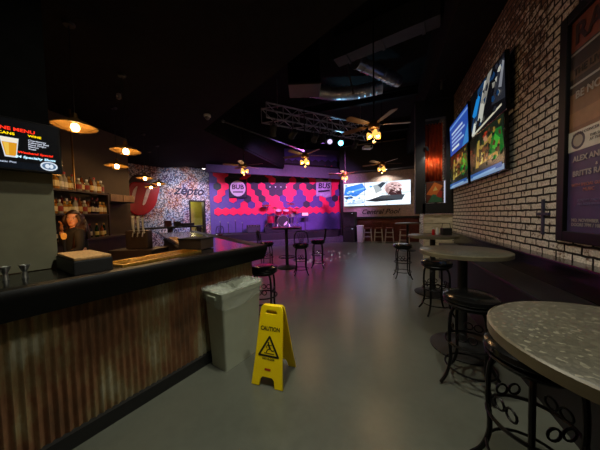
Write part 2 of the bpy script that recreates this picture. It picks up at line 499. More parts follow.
# wall behind the bar
A, B_ = Vector((-6.25, 1.6, 0)), Vector((-6.90, 4.32, 0))
dd = (B_ - A).normalized()
bbx = frame(A, dd, (0, 0, 1))
b = MB().box(((B_ - A).length / 2 - 0.6, 2.6, -0.1), ((B_ - A).length + 1.2, 5.2, 0.2), m=bbx)
struct('wall_bar', b, M['plaster'])
b = MB().box((-8.45, 4.22, 2.6), (3.0, 0.2, 5.2), rz=0.0)
struct('wall_bar_return', b, M['plaster'])
# olive grey column wall on the bar's inner edge
pmx = frame(bp(0, -0.60), U, (0, 0, 1))
sR = -0.92
struct('wall_column', MB().box((sR - 1.3, 1.49, -0.08), (2.6, 0.81, 0.16), m=pmx), M['olive'])
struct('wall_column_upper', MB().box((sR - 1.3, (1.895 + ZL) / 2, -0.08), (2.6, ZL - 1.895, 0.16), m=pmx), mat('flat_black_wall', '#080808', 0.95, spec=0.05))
# ceilings
op = [(0.9, 2.1), (0.9, 12.6), (-2.25, 12.63), (-4.7, 10.15), (-4.45, 4.7), (-3.67, 4.31)]
b = MB()
outer = [(-11, -2.2), (1.6, -2.2), (1.6, 2.1), (0.9, 2.1), (-3.67, 4.31), (-4.45, 4.7), (-4.7, 10.15), (-6.0, 8.86), (-7.01, 7.84), (-11, 7.0)]
b.prism(outer, ZL, ZL + 0.12)
for p, q in (((0.9, 2.1), (-3.67, 4.31)), ((-3.67, 4.31), (-4.45, 4.7)), ((-4.45, 4.7), (-4.7, 10.15))):
    p, q = Vector((*p, 0)), Vector((*q, 0)); c = (p + q) / 2
    b.box((c.x, c.y, (ZL + ZO) / 2 + 0.06), ((q - p).length + 0.05, 0.08, ZO - ZL), rz=math.atan2(q.y - p.y, q.x - p.x))
b.prism([(-11, 7.0), (-7.01, 7.84), (-2.25, 12.63), (-2.3, 14), (-11, 14)], 3.95, 4.07)
struct('ceiling', b, M['ceil'])
struct('ceiling_open', MB().box((-2, 7, ZO + 0.05), (9, 13, 0.1)), M['ceil'])
M['soff'] = mat('grey_soffit_paint', '#45454e', 0.8, var=0.1)
p, q = Vector((-7.2, 7.65, 0)), Vector((-2.25, 12.63, 0)); c = (p + q) / 2; ang = math.atan2(q.y - p.y, q.x - p.x)
b = MB().box((c.x, c.y, 3.68), ((q - p).length, 0.12, 0.55), rz=ang)
struct('trim_3', b, M['soff'])
struct('trim_4', MB().box((-0.4, 12.3, 4.3), (3.8, 0.7, 1.3)), M['black'])
struct('trim_5', MB().box((1.2, 7.35, 4.7), (0.6, 10.5, 1.0)), M['ceil'])
# partition at the end of the brick wall : whitewashed planks below, open black frame above
b = MB()
zz = 0.0
for i, h in enumerate((0.235,) * 6):
    b.box((1.18, 6.48, zz + h / 2), (0.62, 0.14, h - 0.012), bev=0.006); zz += h
b.box((1.18, 6.50, 0.7), (0.6, 0.08, 1.38))
struct('wall_partition', b, M['plank'])
b = MB().box((1.17, 6.48, 1.55), (0.66, 0.2, 0.26)).box((0.79, 6.48, 2.81), (0.22, 0.2, 2.78)).box((1.42, 6.48, 2.91), (0.15, 0.2, 2.5)).box((1.12, 6.48, 3.95), (0.5, 0.16, 0.4))
struct('trim_6', b, M['black'])
# stage platform
F1 = Vector((-7.25, 7.85, 0)); F2 = Vector((-2.16, 11.87, 0))
G1 = S1 + sn * 0.02; G2 = S2 + sn * 0.02
struct('stage_platform', MB().prism([tuple(F1.xy), tuple(F2.xy), (-2.42, 13.3), tuple(G2.xy), tuple(G1.xy)][::1], 0.0, 0.28), mat('grey_carpet', '#4a4a55', 0.9))

fdv = (F2 - F1).normalized(); fnv = Vector((fdv.y, -fdv.x, 0))
H1 = F1 - fnv * 0.3 + fdv * 0.1; H2 = F2 - fnv * 0.3 - fdv * 0.12
struct('stage_deck', MB().prism([tuple(H1.xy), tuple(H2.xy), (-2.45, 13.25), tuple((G2 - sd * 0.05).xy), tuple(G1.xy)], 0.28, 0.62), mat('black_stage_fascia', '#17171c', 0.7))

# ------------------------------------------------------------------ the bar
cB = bp(0.735, 0.035)
Wd = Vector((-0.84, 0.545, 0)).normalized(); Wn = Vector((-Wd.y, Wd.x, 0))    # Wn points inward (to -y)
if Wn.y > 0: Wn = -Wn
cC = cB + Wd * 4.3; cD = cC + Wn * 0.8
cF = bp(-4.0, -0.57); cA = bp(-4.0, 0.06)
# inner corner
p1 = bp(0, -0.57); p2 = cB + Wn * 0.8
den = U.x * Wd.y - U.y * Wd.x
tt = ((p2.x - p1.x) * Wd.y - (p2.y - p1.y) * Wd.x) / den
cE = p1 + U * tt
bar = thing('bar_counter', 'long black bar counter faced with rusty corrugated metal, turning a corner by the grey bin', 'bar')
MB().prism([tuple(v.xy) for v in (cA, cB, cC, cD, cE, cF)], 1.03, 1.08).build('bar_top', M['gloss'], bar)
b = MB()
def sweep(mb, prof, pts):
    """profile (offset, z) swept along plan points with mitres"""
    rings = []
    n = len(pts)
    for i, p in enumerate(pts):
        d1 = (pts[i] - pts[i - 1]).normalized() if i > 0 else None
        d2 = (pts[i + 1] - pts[i]).normalized() if i < n - 1 else None
        if d1 is None: d1 = d2
        if d2 is None: d2 = d1
        n1 = Vector((d1.y, -d1.x, 0)); n2 = Vector((d2.y, -d2.x, 0))
        m_ = (n1 + n2).normalized(); k = 1 / max(0.3, m_.dot(n1))
        rings.append([mb.v(p + m_ * (o * k) + Vector((0, 0, z))) for o, z in prof])
    L = len(prof)
    for a, c in zip(rings, rings[1:]):
        for i in range(L): mb.face([a[i], a[(i + 1) % L], c[(i + 1) % L], c[i]])
    mb.face(rings[0][::-1]); mb.face(rings[-1])
sweep(b, [(0.02, 0.925), (0.03, 0.98), (0.05, 1.03), (0.055, 1.07), (0.04, 1.095), (0.0, 1.10), (-0.05, 1.095), (-0.09, 1.082), (-0.09, 1.05), (-0.05, 1.03), (-0.05, 0.925)], [cA, cB, cC])
b.build('arm_rail', M['rail'], bar, True)
# corrugated face
b = MB()
s0, s1 = -4.0, 0.62; ns = int((s1 - s0) / 0.042 * 8)
lo = []; hi = []
for i in range(ns + 1):
    s = s0 + (s1 - s0) * i / ns; o = -0.037 + 0.009 * math.cos(2 * PI * s / 0.042)
    lo.append(b.v(bp(s, o, 0.09))); hi.append(b.v(bp(s, o, 0.95)))
for i in range(ns): b.face([lo[i], lo[i + 1], hi[i + 1], hi[i]])
b.build('corrugated_panel', M['rust'], bar, True)
seam = MB()
for s in (-0.62, -0.05, -1.25): seam.box(bp(s, -0.022, 0.53), (0.012, 0.012, 0.87), rz=BANG)
MB().box(bp(-1.69, -0.02, 0.05), (4.62, 0.04, 0.1), rz=BANG).build('kick_board', M['black'], bar)
b = MB().prism([tuple(v.xy) for v in (bp(-4, -0.05), bp(0.55, -0.05), cB + Wd * 0.35 + Wn * 0.32, cC + Wn * 0.32, cD - Wn * 0.1, cE - Wn * 0.08 - N * 0.05, bp(-4, -0.5))], 0.0, 1.03)
b.build('bar_body', M['wood'], bar)
# far counter in front of the mural
fa, fb = Vector((-8.35, 5.2, 0)), Vector((-7.55, 7.6, 0)); fd = (fb - fa).normalized()
fmx = frame(fa, fd, (0, 0, 1)); fl = (fb - fa).length
cnt = thing('drink_counter', 'dark high drink counter running below the speckled mural wall', 'counter')
MB().box((fl / 2, 1.10, 0), (fl, 0.06, 0.5), m=fmx, bev=0.01).build('counter_top', M['black'], cnt)
for x in (0.1, fl / 2, fl - 0.1): MB().box((x, 0.535, 0), (0.08, 1.07, 0.3), m=fmx).build('support', M['wood'], cnt)
for i, (x, h, m_, lb) in enumerate(((1.2, 0.24, 'darkred', 'dark red box standing on the drink counter under the mural'), (1.55, 0.2, 'black', 'small black box on the drink counter, right of the dark red box'), (1.95, 0.12, 'black', 'low black tray on the right half of the drink counter'))):
    o = MB().box((0, 0, h / 2), (0.22 if i < 2 else 0.5, 0.16, h), bev=0.01).build('counter_box', M[m_]); o.location = fmx @ Vector((x, 1.13, 0)); o.rotation_euler = (0, 0, math.atan2(fd.y, fd.x)); tag(o, lb, 'box')

# things on the bar
def cup(loc, lb):
    o = thing('metal_jigger', lb, 'cup', loc, 0, 'steel jiggers')
    MB().lathe([(0.0, 0), (0.017, 0), (0.012, 0.03), (0.01, 0.04), (0.016, 0.055), (0.026, 0.085), (0.024, 0.085), (0.013, 0.052), (0, 0.045)], None, 16).build('cup_body', M['steel'], o, True)
    MB().ring((0, 0, 0.085), 0.025, 0.002, 16).build('rim', M['steel'], o, True)
cup((-2.28, 0.65, 1.08), 'small steel jigger at the left edge of the picture on the bar')
cup((-2.24, 0.72, 1.08), 'small steel jigger on the bar, right one of the pair before the column')
yb = math.atan2(0.39, 0.92)
cd = thing('bar_caddy', 'black caddy with a tan cork top on the bar before the bartender', 'caddy', tuple(bp(-0.83, -0.33, 1.08)), BANG)
MB().box((0, 0, 0.05), (0.21, 0.5, 0.10), bev=0.008).build('caddy_box', M['black'], cd)
MB().box((0, 0.0, 0.11), (0.2, 0.49, 0.02), bev=0.006).build('cork_top', M['tan'], cd)
def tray(c, L, w, ang, lb):
    o = thing('drip_tray', lb, 'drip tray', (c[0], c[1], 1.08), ang, 'brass drip trays')
    b = MB()
    for sx in (-1, 1): b.box((sx * (L / 2 - 0.008), 0, 0.009), (0.016, w, 0.018))
    for sy in (-1, 1): b.box((0, sy * (w / 2 - 0.008), 0.009), (L - 0.032, 0.016, 0.018))
    b.build('tray_rim', M['brass'], o)
    b = MB().box((0, 0, 0.004), (L - 0.03, w - 0.03, 0.008))
    k = int(L / 0.04)
    for i in range(k):
        x = -L / 2 + 0.03 + i * (L - 0.06) / (k - 1)
        b.box((x, 0, 0.011), (0.012, w - 0.04, 0.008))
    b.build('grille', M['brass'], o)
tray(bp(-0.30, -0.335)[:2], 0.78, 0.27, BANG + 0.2, 'long brass drip tray on the near bar top beside the black caddy')
mid = cB + Wn * 0.72 + Wd * 1.5
tray(mid[:2], 1.7, 0.13, math.atan2(Wd.y, Wd.x), 'narrow brass drip tray on the inner edge of the far bar arm')
o = thing('wooden_box', 'dark brown wooden box standing on the bar corner', 'box', (-2.13, 2.06, 1.08), R(8))
MB().box((0, 0, 0.065), (0.30, 0.24, 0.12), bev=0.006).build('box_body', M['wood'], o)
MB().box((0, 0, 0.128), (0.31, 0.25, 0.015), bev=0.004).build('lid', M['black'], o)

# menu screen on the column
tvx = frame(bp(-1.187, -0.50, 1.985), U, (0, 0, 1))
def tv(name, lb, cat, mtx, w, h, group=None):
    o = thing(name, lb, cat, (0, 0, 0), 0, group); o.matrix_world = mtx
    MB().box((0, 0, -0.025), (w + 0.03, h + 0.03, 0.045), bev=0.006).build('case', M['gloss'], o)
    MB().box((0, 0, -0.075), (w * 0.3, h * 0.4, 0.06)).build('mount', M['black'], o)
    return o
mw_, mh_ = 0.587, 0.33
t = tv('menu_screen', 'wall screen showing a wine menu with a glass of beer', 'screen', tvx, mw_, mh_)
I4 = Matrix.Translation((0, 0, 0.001))
picture('screen', mw_, mh_, [('#04060c', FULL), ('#0a1420', rect(0, 0, 1, 0.14))], I4, t, 0.5)
def mtext(txt, x, y, sz, c, s=1.2, al='CENTER', shear=0.0, wt=0.0):
    text_obj('lettering', txt, sz, scr(c, s), Matrix.Translation(((x - 0.5) * mw_, (y - 0.5) * mh_, 0.003)), t, 0.0002, shear, al, 1.15, wt)
mtext('WINE MENU', 0.635, 0.80, 0.031, '#ff3018', 1.6, wt=0.0006)
mtext('& CANS', 0.565, 0.70, 0.024, '#ffd800', 1.5, wt=0.0004)
mtext('WINE', 0.80, 0.715, 0.021, '#ffd800', 1.5, wt=0.0005)
mtext('Chardonnay\nCabernet Red\nPinot Grigio\nMerlot\nRosé', 0.745, 0.53, 0.0150, '#e8eeff', 1.3, 'LEFT')
mtext('Weekend Special', 0.80, 0.345, 0.0205, '#ff3018', 1.5, shear=0.2, wt=0.0004)
mtext('$4 Specialty Shots', 0.80, 0.25, 0.0225, '#bfe8ff', 1.5, shear=0.2, wt=0.0005)
mtext('Domestic Pint', 0.55, 0.12, 0.017, '#d8e4ff', 1.2)
picture('beer_picture', mw_, mh_, [('#dfe6ee', [(0.535, 0.62), (0.675, 0.62), (0.65, 0.22), (0.565, 0.22)]), ('#e8a020', [(0.55, 0.52), (0.66, 0.52), (0.645, 0.25), (0.572, 0.25)]),
        ('#f6c850', [(0.56, 0.51), (0.60, 0.51), (0.597, 0.26), (0.578, 0.26)]), ('#fff4dc', [(0.54, 0.61), (0.67, 0.61), (0.662, 0.53), (0.548, 0.53)])], Matrix.Translation((0, 0, 0.002)), t, 0.9)
picture('oval_emblem', mw_, mh_, [('#dfe8f4', ell(0.905, 0.115, 0.075, 0.10)), ('#5c7c9c', ell(0.905, 0.115, 0.06, 0.075)), ('#e6eef8', ell(0.89, 0.115, 0.02, 0.05)), ('#e6eef8', ell(0.925, 0.115, 0.016, 0.05))], Matrix.Translation((0, 0, 0.0025)), t, 0.9)

# ------------------------------------------------------------------ back bar shelves, bottles, taps
L0, R0_ = Vector((-5.80, 2.12, 0)), Vector((-6.24, 3.42, 0))
ld = (R0_ - L0).normalized(); LL = (R0_ - L0).length
lmx = frame(L0, ld, (0, 0, 1))                                               # z towards the room
sh = thing('back_bar_shelf', 'dark back bar shelving full of liquor bottles behind the bartender', 'shelf')
for y in (2.06, 1.58): MB().box((LL / 2, y, -0.14), (LL, 0.035, 0.3), m=lmx).build('shelf_board', M['wood'], sh)
MB().box((LL / 2 + 0.25, 1.05, 0.0), (LL + 0.5, 0.05, 0.6), m=lmx).build('counter', M['wood'], sh)
MB().box((LL / 2 + 0.25, 0.515, -0.03), (LL + 0.46, 1.02, 0.5), m=lmx).build('base_cabinet', M['wood'], sh)
for x in (0.02, LL * 0.99): MB().box((x, 1.56, 0.0), (0.035, 0.97, 0.035), m=lmx).build('upright', M['wood'], sh)
MB().cyl(lmx @ Vector((0.62, 2.08, -0.02)), lmx @ Vector((0.62, ZL - 0.02, -0.02)), 0.017, 10).build('post', M['antique'], sh)

BK = []
for nm, c, prof in (('clear', '#c9c3b4', 'tall'), ('amber', '#8a4512', 'tall'), ('green', '#123f1a', 'wine'), ('dark', '#1a0d08', 'wine'), ('honey', '#c58a2c', 'square'), ('red', '#6a1414', 'tall'), ('pale', '#b8b49a', 'square')):
    gl = bottle_glass(nm + '_bottle_glass', c); lbm = mat(nm + '_bottle_label', {'clear': '#d8d2c0', 'amber': '#c9b070', 'green': '#c8b060', 'dark': '#b8a890', 'honey': '#e0d0a0', 'red': '#c0a030', 'pale': '#8a2a20'}[nm], 0.6)
    cp = mat(nm + '_bottle_cap', {'clear': '#a82020', 'amber': '#202020', 'green': '#b89030', 'dark': '#701818', 'honey': '#c8a040', 'red': '#303030', 'pale': '#d0d0d0'}[nm], 0.4)
    pr = {'tall': [(0, 0), (0.034, 0), (0.036, 0.01), (0.036, 0.17), (0.03, 0.195), (0.014, 0.22), (0.013, 0.27)],
          'wine': [(0, 0), (0.036, 0), (0.037, 0.01), (0.037, 0.18), (0.026, 0.22), (0.014, 0.25), (0.0135, 0.29)],
          'square': [(0, 0), (0.042, 0), (0.043, 0.01), (0.043, 0.14), (0.036, 0.165), (0.016, 0.18), (0.015, 0.22)]}[prof]
    b = MB(); b.mat(gl).lathe(pr, None, 12 if prof != 'square' else 8)
    b.mat(lbm); r0 = pr[3][0] + 0.0012; b.lathe([(r0, 0.04), (r0, 0.125)], None, 12 if prof != 'square' else 8)
    b.mat(cp); r1, z1 = pr[-1]; b.lathe([(r1 + 0.002, z1 - 0.02), (r1 + 0.002, z1 + 0.015), (0, z1 + 0.015)], None, 10)
    o = b.build('liquor_bottle', None, None, True); BK.append((nm, o, False))
used = {}
def bottle(p, k, lb, grp, s=1.0):
    nm, o, _ = BK[k]
    if k in used: o = o.copy(); COL.objects.link(o)
    used[k] = 1; o.location = p; o.rotation_euler = (0, 0, random.random() * 6); o.scale = (s, s, s)
    tag(o, lb % nm, 'bottle', grp)
for i in range(15):
    k = random.choice([0, 4, 6, 1, 4, 0]); bottle(lmx @ Vector((0.05 + i * (LL - 0.1) / 14, 2.0775, -0.1 + random.uniform(-0.03, 0.03))), k, '%s liquor bottle, ' + nth(i) + ' from the left on the top back bar shelf', 'bottles on the top shelf', random.uniform(1.15, 1.4))
for i in range(14):
    k = random.choice([0, 1, 2, 3, 5, 6, 4]); bottle(lmx @ Vector((0.07 + i * (LL - 0.14) / 13, 1.5975, -0.06 + random.uniform(-0.01, 0.01))), k, '%s liquor bottle, ' + nth(i) + ' from the left in the front row of the middle shelf', 'bottles in the front row of the middle shelf', random.uniform(1.0, 1.2))
for i in range(13):
    k = random.choice([0, 1, 3, 5, 6, 4]); bottle(lmx @ Vector((0.11 + i * (LL - 0.2) / 12, 1.5975, -0.19)), k, '%s liquor bottle, ' + nth(i) + ' from the left in the back row of the middle shelf', 'bottles in the back row of the middle shelf', random.uniform(1.15, 1.35))
for i in range(9):
    k = [3, 1, 3, 0, 5, 3, 2, 1, 2][i]; bottle(lmx @ Vector((0.25 + i * (LL - 0.35) / 8, 1.075, -0.02 + random.uniform(-0.06, 0.06))), k, '%s bottle, ' + nth(i) + ' from the left on the back bar counter', 'bottles on the back bar counter')
# cabinet to the right of the shelves
M['tandoor'] = mat('tan_door', '#7a6048', 0.6)
cb = thing('wall_cabinet', 'brown wall cabinet right of the bottle shelves, glasses below', 'cabinet')
MB().box((LL + 0.47, 2.0, -0.2), (0.8, 0.2, 0.3), m=lmx, bev=0.01).build('cabinet_body', M['wood'], cb)
for x in (0.28, 0.66): MB().box((LL + x, 2.0, -0.04), (0.36, 0.17, 0.02), m=lmx, bev=0.004).build('door', M['tandoor'], cb)
for i, x in enumerate((0.62, 0.80)):
    o = thing('bar_towel', 'white towel hanging beside the beer taps, ' + ('left' if i == 0 else 'right') + ' one of two', 'towel', lmx @ Vector((LL + x, 1.18, 0.08)), math.atan2(ld.y, ld.x), 'hanging bar towels')
    b = MB(); P = []
    for k in range(9): P.append((-0.06 + k * 0.015, 0.012 * math.sin(k * 1.7)))
    for (xa, ya), (xb, yb_) in zip(P, P[1:]): b.face([b.v((xa, ya, 0.02)), b.v((xb, yb_, 0.02)), b.v((xb * 0.7, yb_, 0.36)), b.v((xa * 0.7, ya, 0.36))])
    c_ = b.build('cloth', M['paper'], o, True); c_.modifiers.new('thick', 'SOLIDIFY').thickness = 0.008
    MB().cyl((0, 0, -0.105), (0, 0, 0.37), 0.008).cyl((0, 0, -0.105), (0, 0, -0.095), 0.05).build('stand', M['antique'], o, True)
tp = thing('beer_tap_tower', 'beer tap tower with three pale tap handles inside the bar', 'beer taps', (-4.35, 2.85, 0), R(20))
MB().box((0, 0, 0.45), (0.8, 0.5, 0.9), bev=0.01).build('cooler_cabinet', M['wood'], tp)
MB().box((0, 0, 1.07), (0.42, 0.14, 0.34), bev=0.02).build('tower_body', M['wood'], tp)
for x in (-0.02, 0.07, 0.16):
    h = MB().tube([(x, -0.09, 1.22), (x, -0.1, 1.28), (x, -0.105, 1.38), (x, -0.11, 1.48)], 0.016, 8).build('tap_handle', M['paper'], tp, True)
    MB().tube([(x, -0.06, 1.2), (x, -0.12, 1.2), (x, -0.14, 1.13)], 0.011, 8).build('spout', M['steel'], tp, True)

# tongue relief on the mural
tg = thing('wall_relief', 'big glossy red tongue shaped relief with two pale stripes on the mural', 'wall relief')
tmx = mmx @ Matrix.Translation((0.62, 2.42, 0.03)) @ Matrix.Scale(0.86, 4)
def blob(pts, n=6):
    Q = []; m_ = len(pts)
    for i in range(m_):
        p0, p1, p2, p3 = (Vector(pts[(i + k - 1) % m_]) for k in range(4))
        for k in range(n):
            t_ = k / n
            Q.append(tuple(0.5 * ((2 * p1) + (p2 - p0) * t_ + (2 * p0 - 5 * p1 + 4 * p2 - p3) * t_ * t_ + (3 * p1 - p0 - 3 * p2 + p3) * t_ ** 3)))
    return Q
shape_obj('lip', [blob([(-0.55, 0.62), (-0.35, 0.95), (0.05, 0.98), (0.5, 0.88), (0.72, 0.6), (0.62, 0.45), (0.2, 0.62), (-0.2, 0.6), (-0.5, 0.4)])], 0.05, tmx, M['darkred'], tg, 0.03)
shape_obj('tongue', [blob([(-0.52, 0.5), (-0.2, 0.62), (0.2, 0.6), (0.62, 0.5), (0.55, 0.05), (0.4, -0.45), (0.05, -0.82), (-0.35, -0.88), (-0.62, -0.6), (-0.62, -0.1)])], 0.07, tmx @ Matrix.Translation((0, 0, 0.03)), M['red'], tg, 0.05)
for P in ([(-0.42, 0.3), (-0.28, 0.45), (-0.36, 0.1), (-0.44, -0.3), (-0.52, -0.3), (-0.5, 0.05)], [(0.12, 0.35), (0.3, 0.48), (0.18, 0.1), (0.02, -0.35), (-0.1, -0.42), (0.0, 0.0)]):
    shape_obj('stripe', [blob(P)], 0.012, tmx @ Matrix.Translation((0, 0, 0.16)), M['stripe'], tg)
text_obj('graffiti_lettering', 'zepto', 0.62, mat('dark_violet_spray', '#231a35', 0.7), mmx @ Matrix.Translation((2.55, 2.78, 0.006)), D.objects['wall_left'], 0.004, 0.35, 'CENTER', 1.0, 0.01)

# ------------------------------------------------------------------ bartender
LAMPPOS = (-4.07, 1.68, 1.25)
LEDPOS = (-5.55, 2.05, 1.45)
pr = thing('person', 'person with long dark hair in a black top standing behind the bar by the bottles', 'person', (-4.45, 1.98, 0), R(-100))
def skinned(chains, name, m, parent, sub=2):
    """chains of (pos, radius) joined where positions coincide"""
    me = D.meshes.new(name); vs = []; idx = {}; es = []; rad = []
    for ch in chains:
        prev = None
        for p, r in ch:
            k = tuple(round(q, 4) for q in p)
            if k not in idx: idx[k] = len(vs); vs.append(p); rad.append(r)
            i = idx[k]
            if prev is not None: es.append((prev, i))
            prev = i
    me.from_pydata(vs, es, [])
    o = D.objects.new(name, me); COL.objects.link(o)
    sk = o.modifiers.new('skin', 'SKIN'); sk.use_smooth_shade = True
    for i, d in enumerate(me.skin_vertices[0].data):
        d.radius = rad[i] if isinstance(rad[i], tuple) else (rad[i], rad[i])
    me.skin_vertices[0].data[0].use_root = True
    o.modifiers.new('sub', 'SUBSURF').levels = sub; o.modifiers['sub'].render_levels = sub
    bpy.context.view_layer.update()
    dg = bpy.context.evaluated_depsgraph_get()
    m2 = D.meshes.new_from_object(o.evaluated_get(dg)); D.objects.remove(o)
    m2.name = name; m2.materials.clear(); m2.materials.append(m)
    for p in m2.polygons: p.use_smooth = True
    return m2
# person faces local +x ... y is her left
pel = (0, 0, 0.93)
neck = (0.0, 0, 1.34)
ch = [[(pel, (0.15, 0.11)), ((0, 0, 1.08), (0.125, 0.095)), ((0.01, 0, 1.2), (0.14, 0.10)), ((0, 0, 1.28), (0.11, 0.085)), (neck, 0.052), ((0.012, 0, 1.41), 0.05)]]
for s in (-1, 1):
    ch.append([(pel, 0.15), ((0, s * 0.10, 0.82), 0.085), ((0.01, s * 0.10, 0.47), 0.055), ((-0.01, s * 0.10, 0.09), 0.038), ((0.10, s * 0.105, 0.035), 0.035), ((0.15, s * 0.11, 0.03), 0.03)])
hands = []
def arm(s, el, wr):
    ch.append([((0, 0, 1.28), 0.11), ((0, s * 0.165, 1.285), 0.05), (el, 0.038), (wr, 0.027)])
    hands.append((Vector(wr), (Vector(wr) - Vector(el)).normalized(), s))
arm(1, (0.02, 0.22, 1.02), (0.24, 0.16, 0.95))
arm(-1, (0.10, -0.25, 1.08), (0.12, -0.16, 1.30))
body = skinned(ch, 'body', M['skin'], pr)
bm = bmesh.new(); bm.from_mesh(body)
hb = MB(); hb.bm.free(); hb.bm = bm
hm = Matrix.Translation((0.02, 0, 1.475)) @ Matrix.Rotation(R(58), 4, 'Z')
hb.ball((0, 0, 0.0), 0.1, hm, (0.95, 0.76, 1.16), 20)
hb.ball((0.045, 0, -0.065), 0.055, hm, (0.85, 0.85, 0.95), 14)
hb.tube([(0.085, 0, 0.02), (0.108, 0, -0.02), (0.095, 0, -0.03)], [0.009, 0.014, 0.011], 8, hm)
for s in (-1, 1): hb.ball((0.0, s * 0.077, -0.012), 0.022, hm, (0.8, 0.4, 1.3), 10)
for wr, d, s in hands:
    q = frame(wr, d, (0, 0, 1) if abs(d.z) < 0.8 else (0, 1, 0))
    hb.ball((0.045, 0, 0), 0.045, q, (1.1, 0.85, 0.42), 12)
    for k, ln in enumerate((0.065, 0.078, 0.072, 0.055)):
        y = 0.028 - k * 0.018
        hb.tube([(0.07, y, 0), (0.08 + ln * 0.5, y * 1.1, 0.006), (0.085 + ln * 0.8, y * 1.1, -0.006), (0.085 + ln, y * 1.05, -0.022)], [0.0095, 0.009, 0.008, 0.006], 6, q)
    hb.tube([(0.02, 0.025, 0), (0.05, 0.055, 0.0), (0.085, 0.065, -0.01)], [0.012, 0.011, 0.008], 6, q)
bo = hb.build('body', M['skin'], pr, True)
for s in (-1, 1): MB().mat(M['eyewhite']).ball((0.078, s * 0.034, 0.005), 0.014, hm, (0.7, 1.1, 0.75), 10).mat(M['hair']).ball((0.084, s * 0.034, 0.005), 0.0075, hm, (0.8, 1, 1), 8).build('eye', None, pr, True); MB().tube([(0.083, s * 0.017, 0.025), (0.084, s * 0.036, 0.031), (0.07, s * 0.055, 0.026)], 0.004, 6, hm).build('eyebrow', M['hair'], pr, True)
MB().ball((0.094, 0, -0.058), 0.017, hm, (0.5, 1.25, 0.42), 10).build('mouth', M['lips'], pr, True)
# hair : cap and long falls
b = MB()
b.ball((-0.018, 0, 0.022), 0.108, hm, (0.98, 0.86, 1.12), 18)
b.build('hair_cap', M['hair'], pr, True)
hv = D.objects['hair_cap']; bm = bmesh.new(); bm.from_mesh(hv.data); inv = hm.inverted()
kill = [f for f in bm.faces if (inv @ f.calc_center_median()).x > 0.035 and (inv @ f.calc_center_median()).z < 0.065]
bmesh.ops.delete(bm, geom=kill, context='FACES'); bm.to_mesh(hv.data); bm.free()
hv.modifiers.new('thick', 'SOLIDIFY').thickness = 0.012; hv.name = 'hair'
b = MB()
for s in (-1, 1):
    for k in range(5):
        a = 0.055 - k * 0.03
        b.tube([hm @ Vector((a, s * (0.066 + 0.01 * (k > 0)), 0.06)), hm @ Vector((a - 0.01, s * 0.09, -0.04)), Vector((a * 0.6 - 0.015, s * (0.115 + 0.012 * k), 1.33)), Vector((a * 0.7, s * (0.12 - 0.006 * k), 1.17)), Vector((a * 0.6 + 0.02, s * 0.10, 1.05))], 0.026, 8, smooth=4)
for k in range(5): b.tube([hm @ Vector((-0.09, -0.06 + k * 0.03, 0.03)), Vector((-0.1, -0.09 + k * 0.045, 1.36)), Vector((-0.12, -0.09 + k * 0.045, 1.16))], 0.03, 8, smooth=4)
b.build('hair_length', M['hair'], pr, True)
# added lamp standing in for an orange glow, and violet sign beside the bartender
la = thing('added_orange_lamp', 'added small orange lamp standing in for an orange glow beside the dark haired person', 'lamp', LAMPPOS)
MB().lathe([(0, -LAMPPOS[2]), (0.11, -LAMPPOS[2]), (0.11, -LAMPPOS[2] + 0.02), (0.02, -LAMPPOS[2] + 0.04), (0.015, -0.05), (0, -0.05)], None, 16).build('lamp_stand', M['black'], la, True)
MB().lathe([(0.015, -0.05), (0.026, -0.03), (0.03, 0.01), (0.02, 0.035), (0, 0.04)], None, 16).build('glass_globe', emit('orange_glow_globe', (1.0, 0.3, 0.03), 0.6), la, True)  # stand and globe are invented, the globe reads as an orange patch of light
light('orange_glow_light', 'POINT', (LAMPPOS[0] + 0.03, LAMPPOS[1] - 0.02, LAMPPOS[2] + 0.1), 6, (1.0, 0.4, 0.08), shadow_soft_size=0.05)  # orange light of the added lamp, warms the bartender
ns = thing('led_sign', 'small violet glowing sign on the back bar left of the person', 'sign', LEDPOS, R(-20))
MB().box((0, 0, 0), (0.2, 0.03, 0.06), bev=0.006).build('housing', M['black'], ns)
MB().box((0, -0.016, 0), (0.17, 0.006, 0.022), bev=0.002).build('glowing_tube', emit('violet_tube', (0.45, 0.2, 1.0), 1.6), ns)
MB().cyl((0, 0.01, -0.03), (0, 0.01, 1.075 - LEDPOS[2]), 0.01, 8).build('stand', M['black'], ns)
# black top
ct = [[((0, 0, 0.9), (0.17, 0.125)), ((0, 0, 1.08), (0.142, 0.11)), ((0.01, 0, 1.2), (0.155, 0.115)), ((0, 0, 1.285), (0.12, 0.092)), ((0, 0, 1.325), (0.085, 0.075)), ((0.002, 0, 1.36), (0.062, 0.06))]]
for s, el in ((1, (0.02, 0.22, 1.02)), (-1, (0.10, -0.25, 1.08))):
    wr = Vector((0.24, 0.16, 0.95)) if s > 0 else Vector((0.12, -0.16, 1.30)); e = Vector(el).lerp(wr, 0.8)
    ct.append([((0, 0, 1.285), 0.12), ((0, s * 0.15, 1.30), 0.072), (el, 0.052), (tuple(e), 0.036)])
o = D.objects.new('black_top', skinned(ct, 'black_top', M['shirt'], pr)); COL.objects.link(o); o.parent = pr
ct = [[((0, 0, 0.95), (0.165, 0.12)), ((0, 0, 0.86), (0.165, 0.125))]]
for s in (-1, 1): ct.append([((0, 0, 0.86), 0.165), ((0, s * 0.10, 0.78), 0.097), ((0.01, s * 0.10, 0.47), 0.068), ((-0.01, s * 0.10, 0.10), 0.055)])
o = D.objects.new('trousers', skinned(ct, 'trousers', M['shirt'], pr)); COL.objects.link(o); o.parent = pr

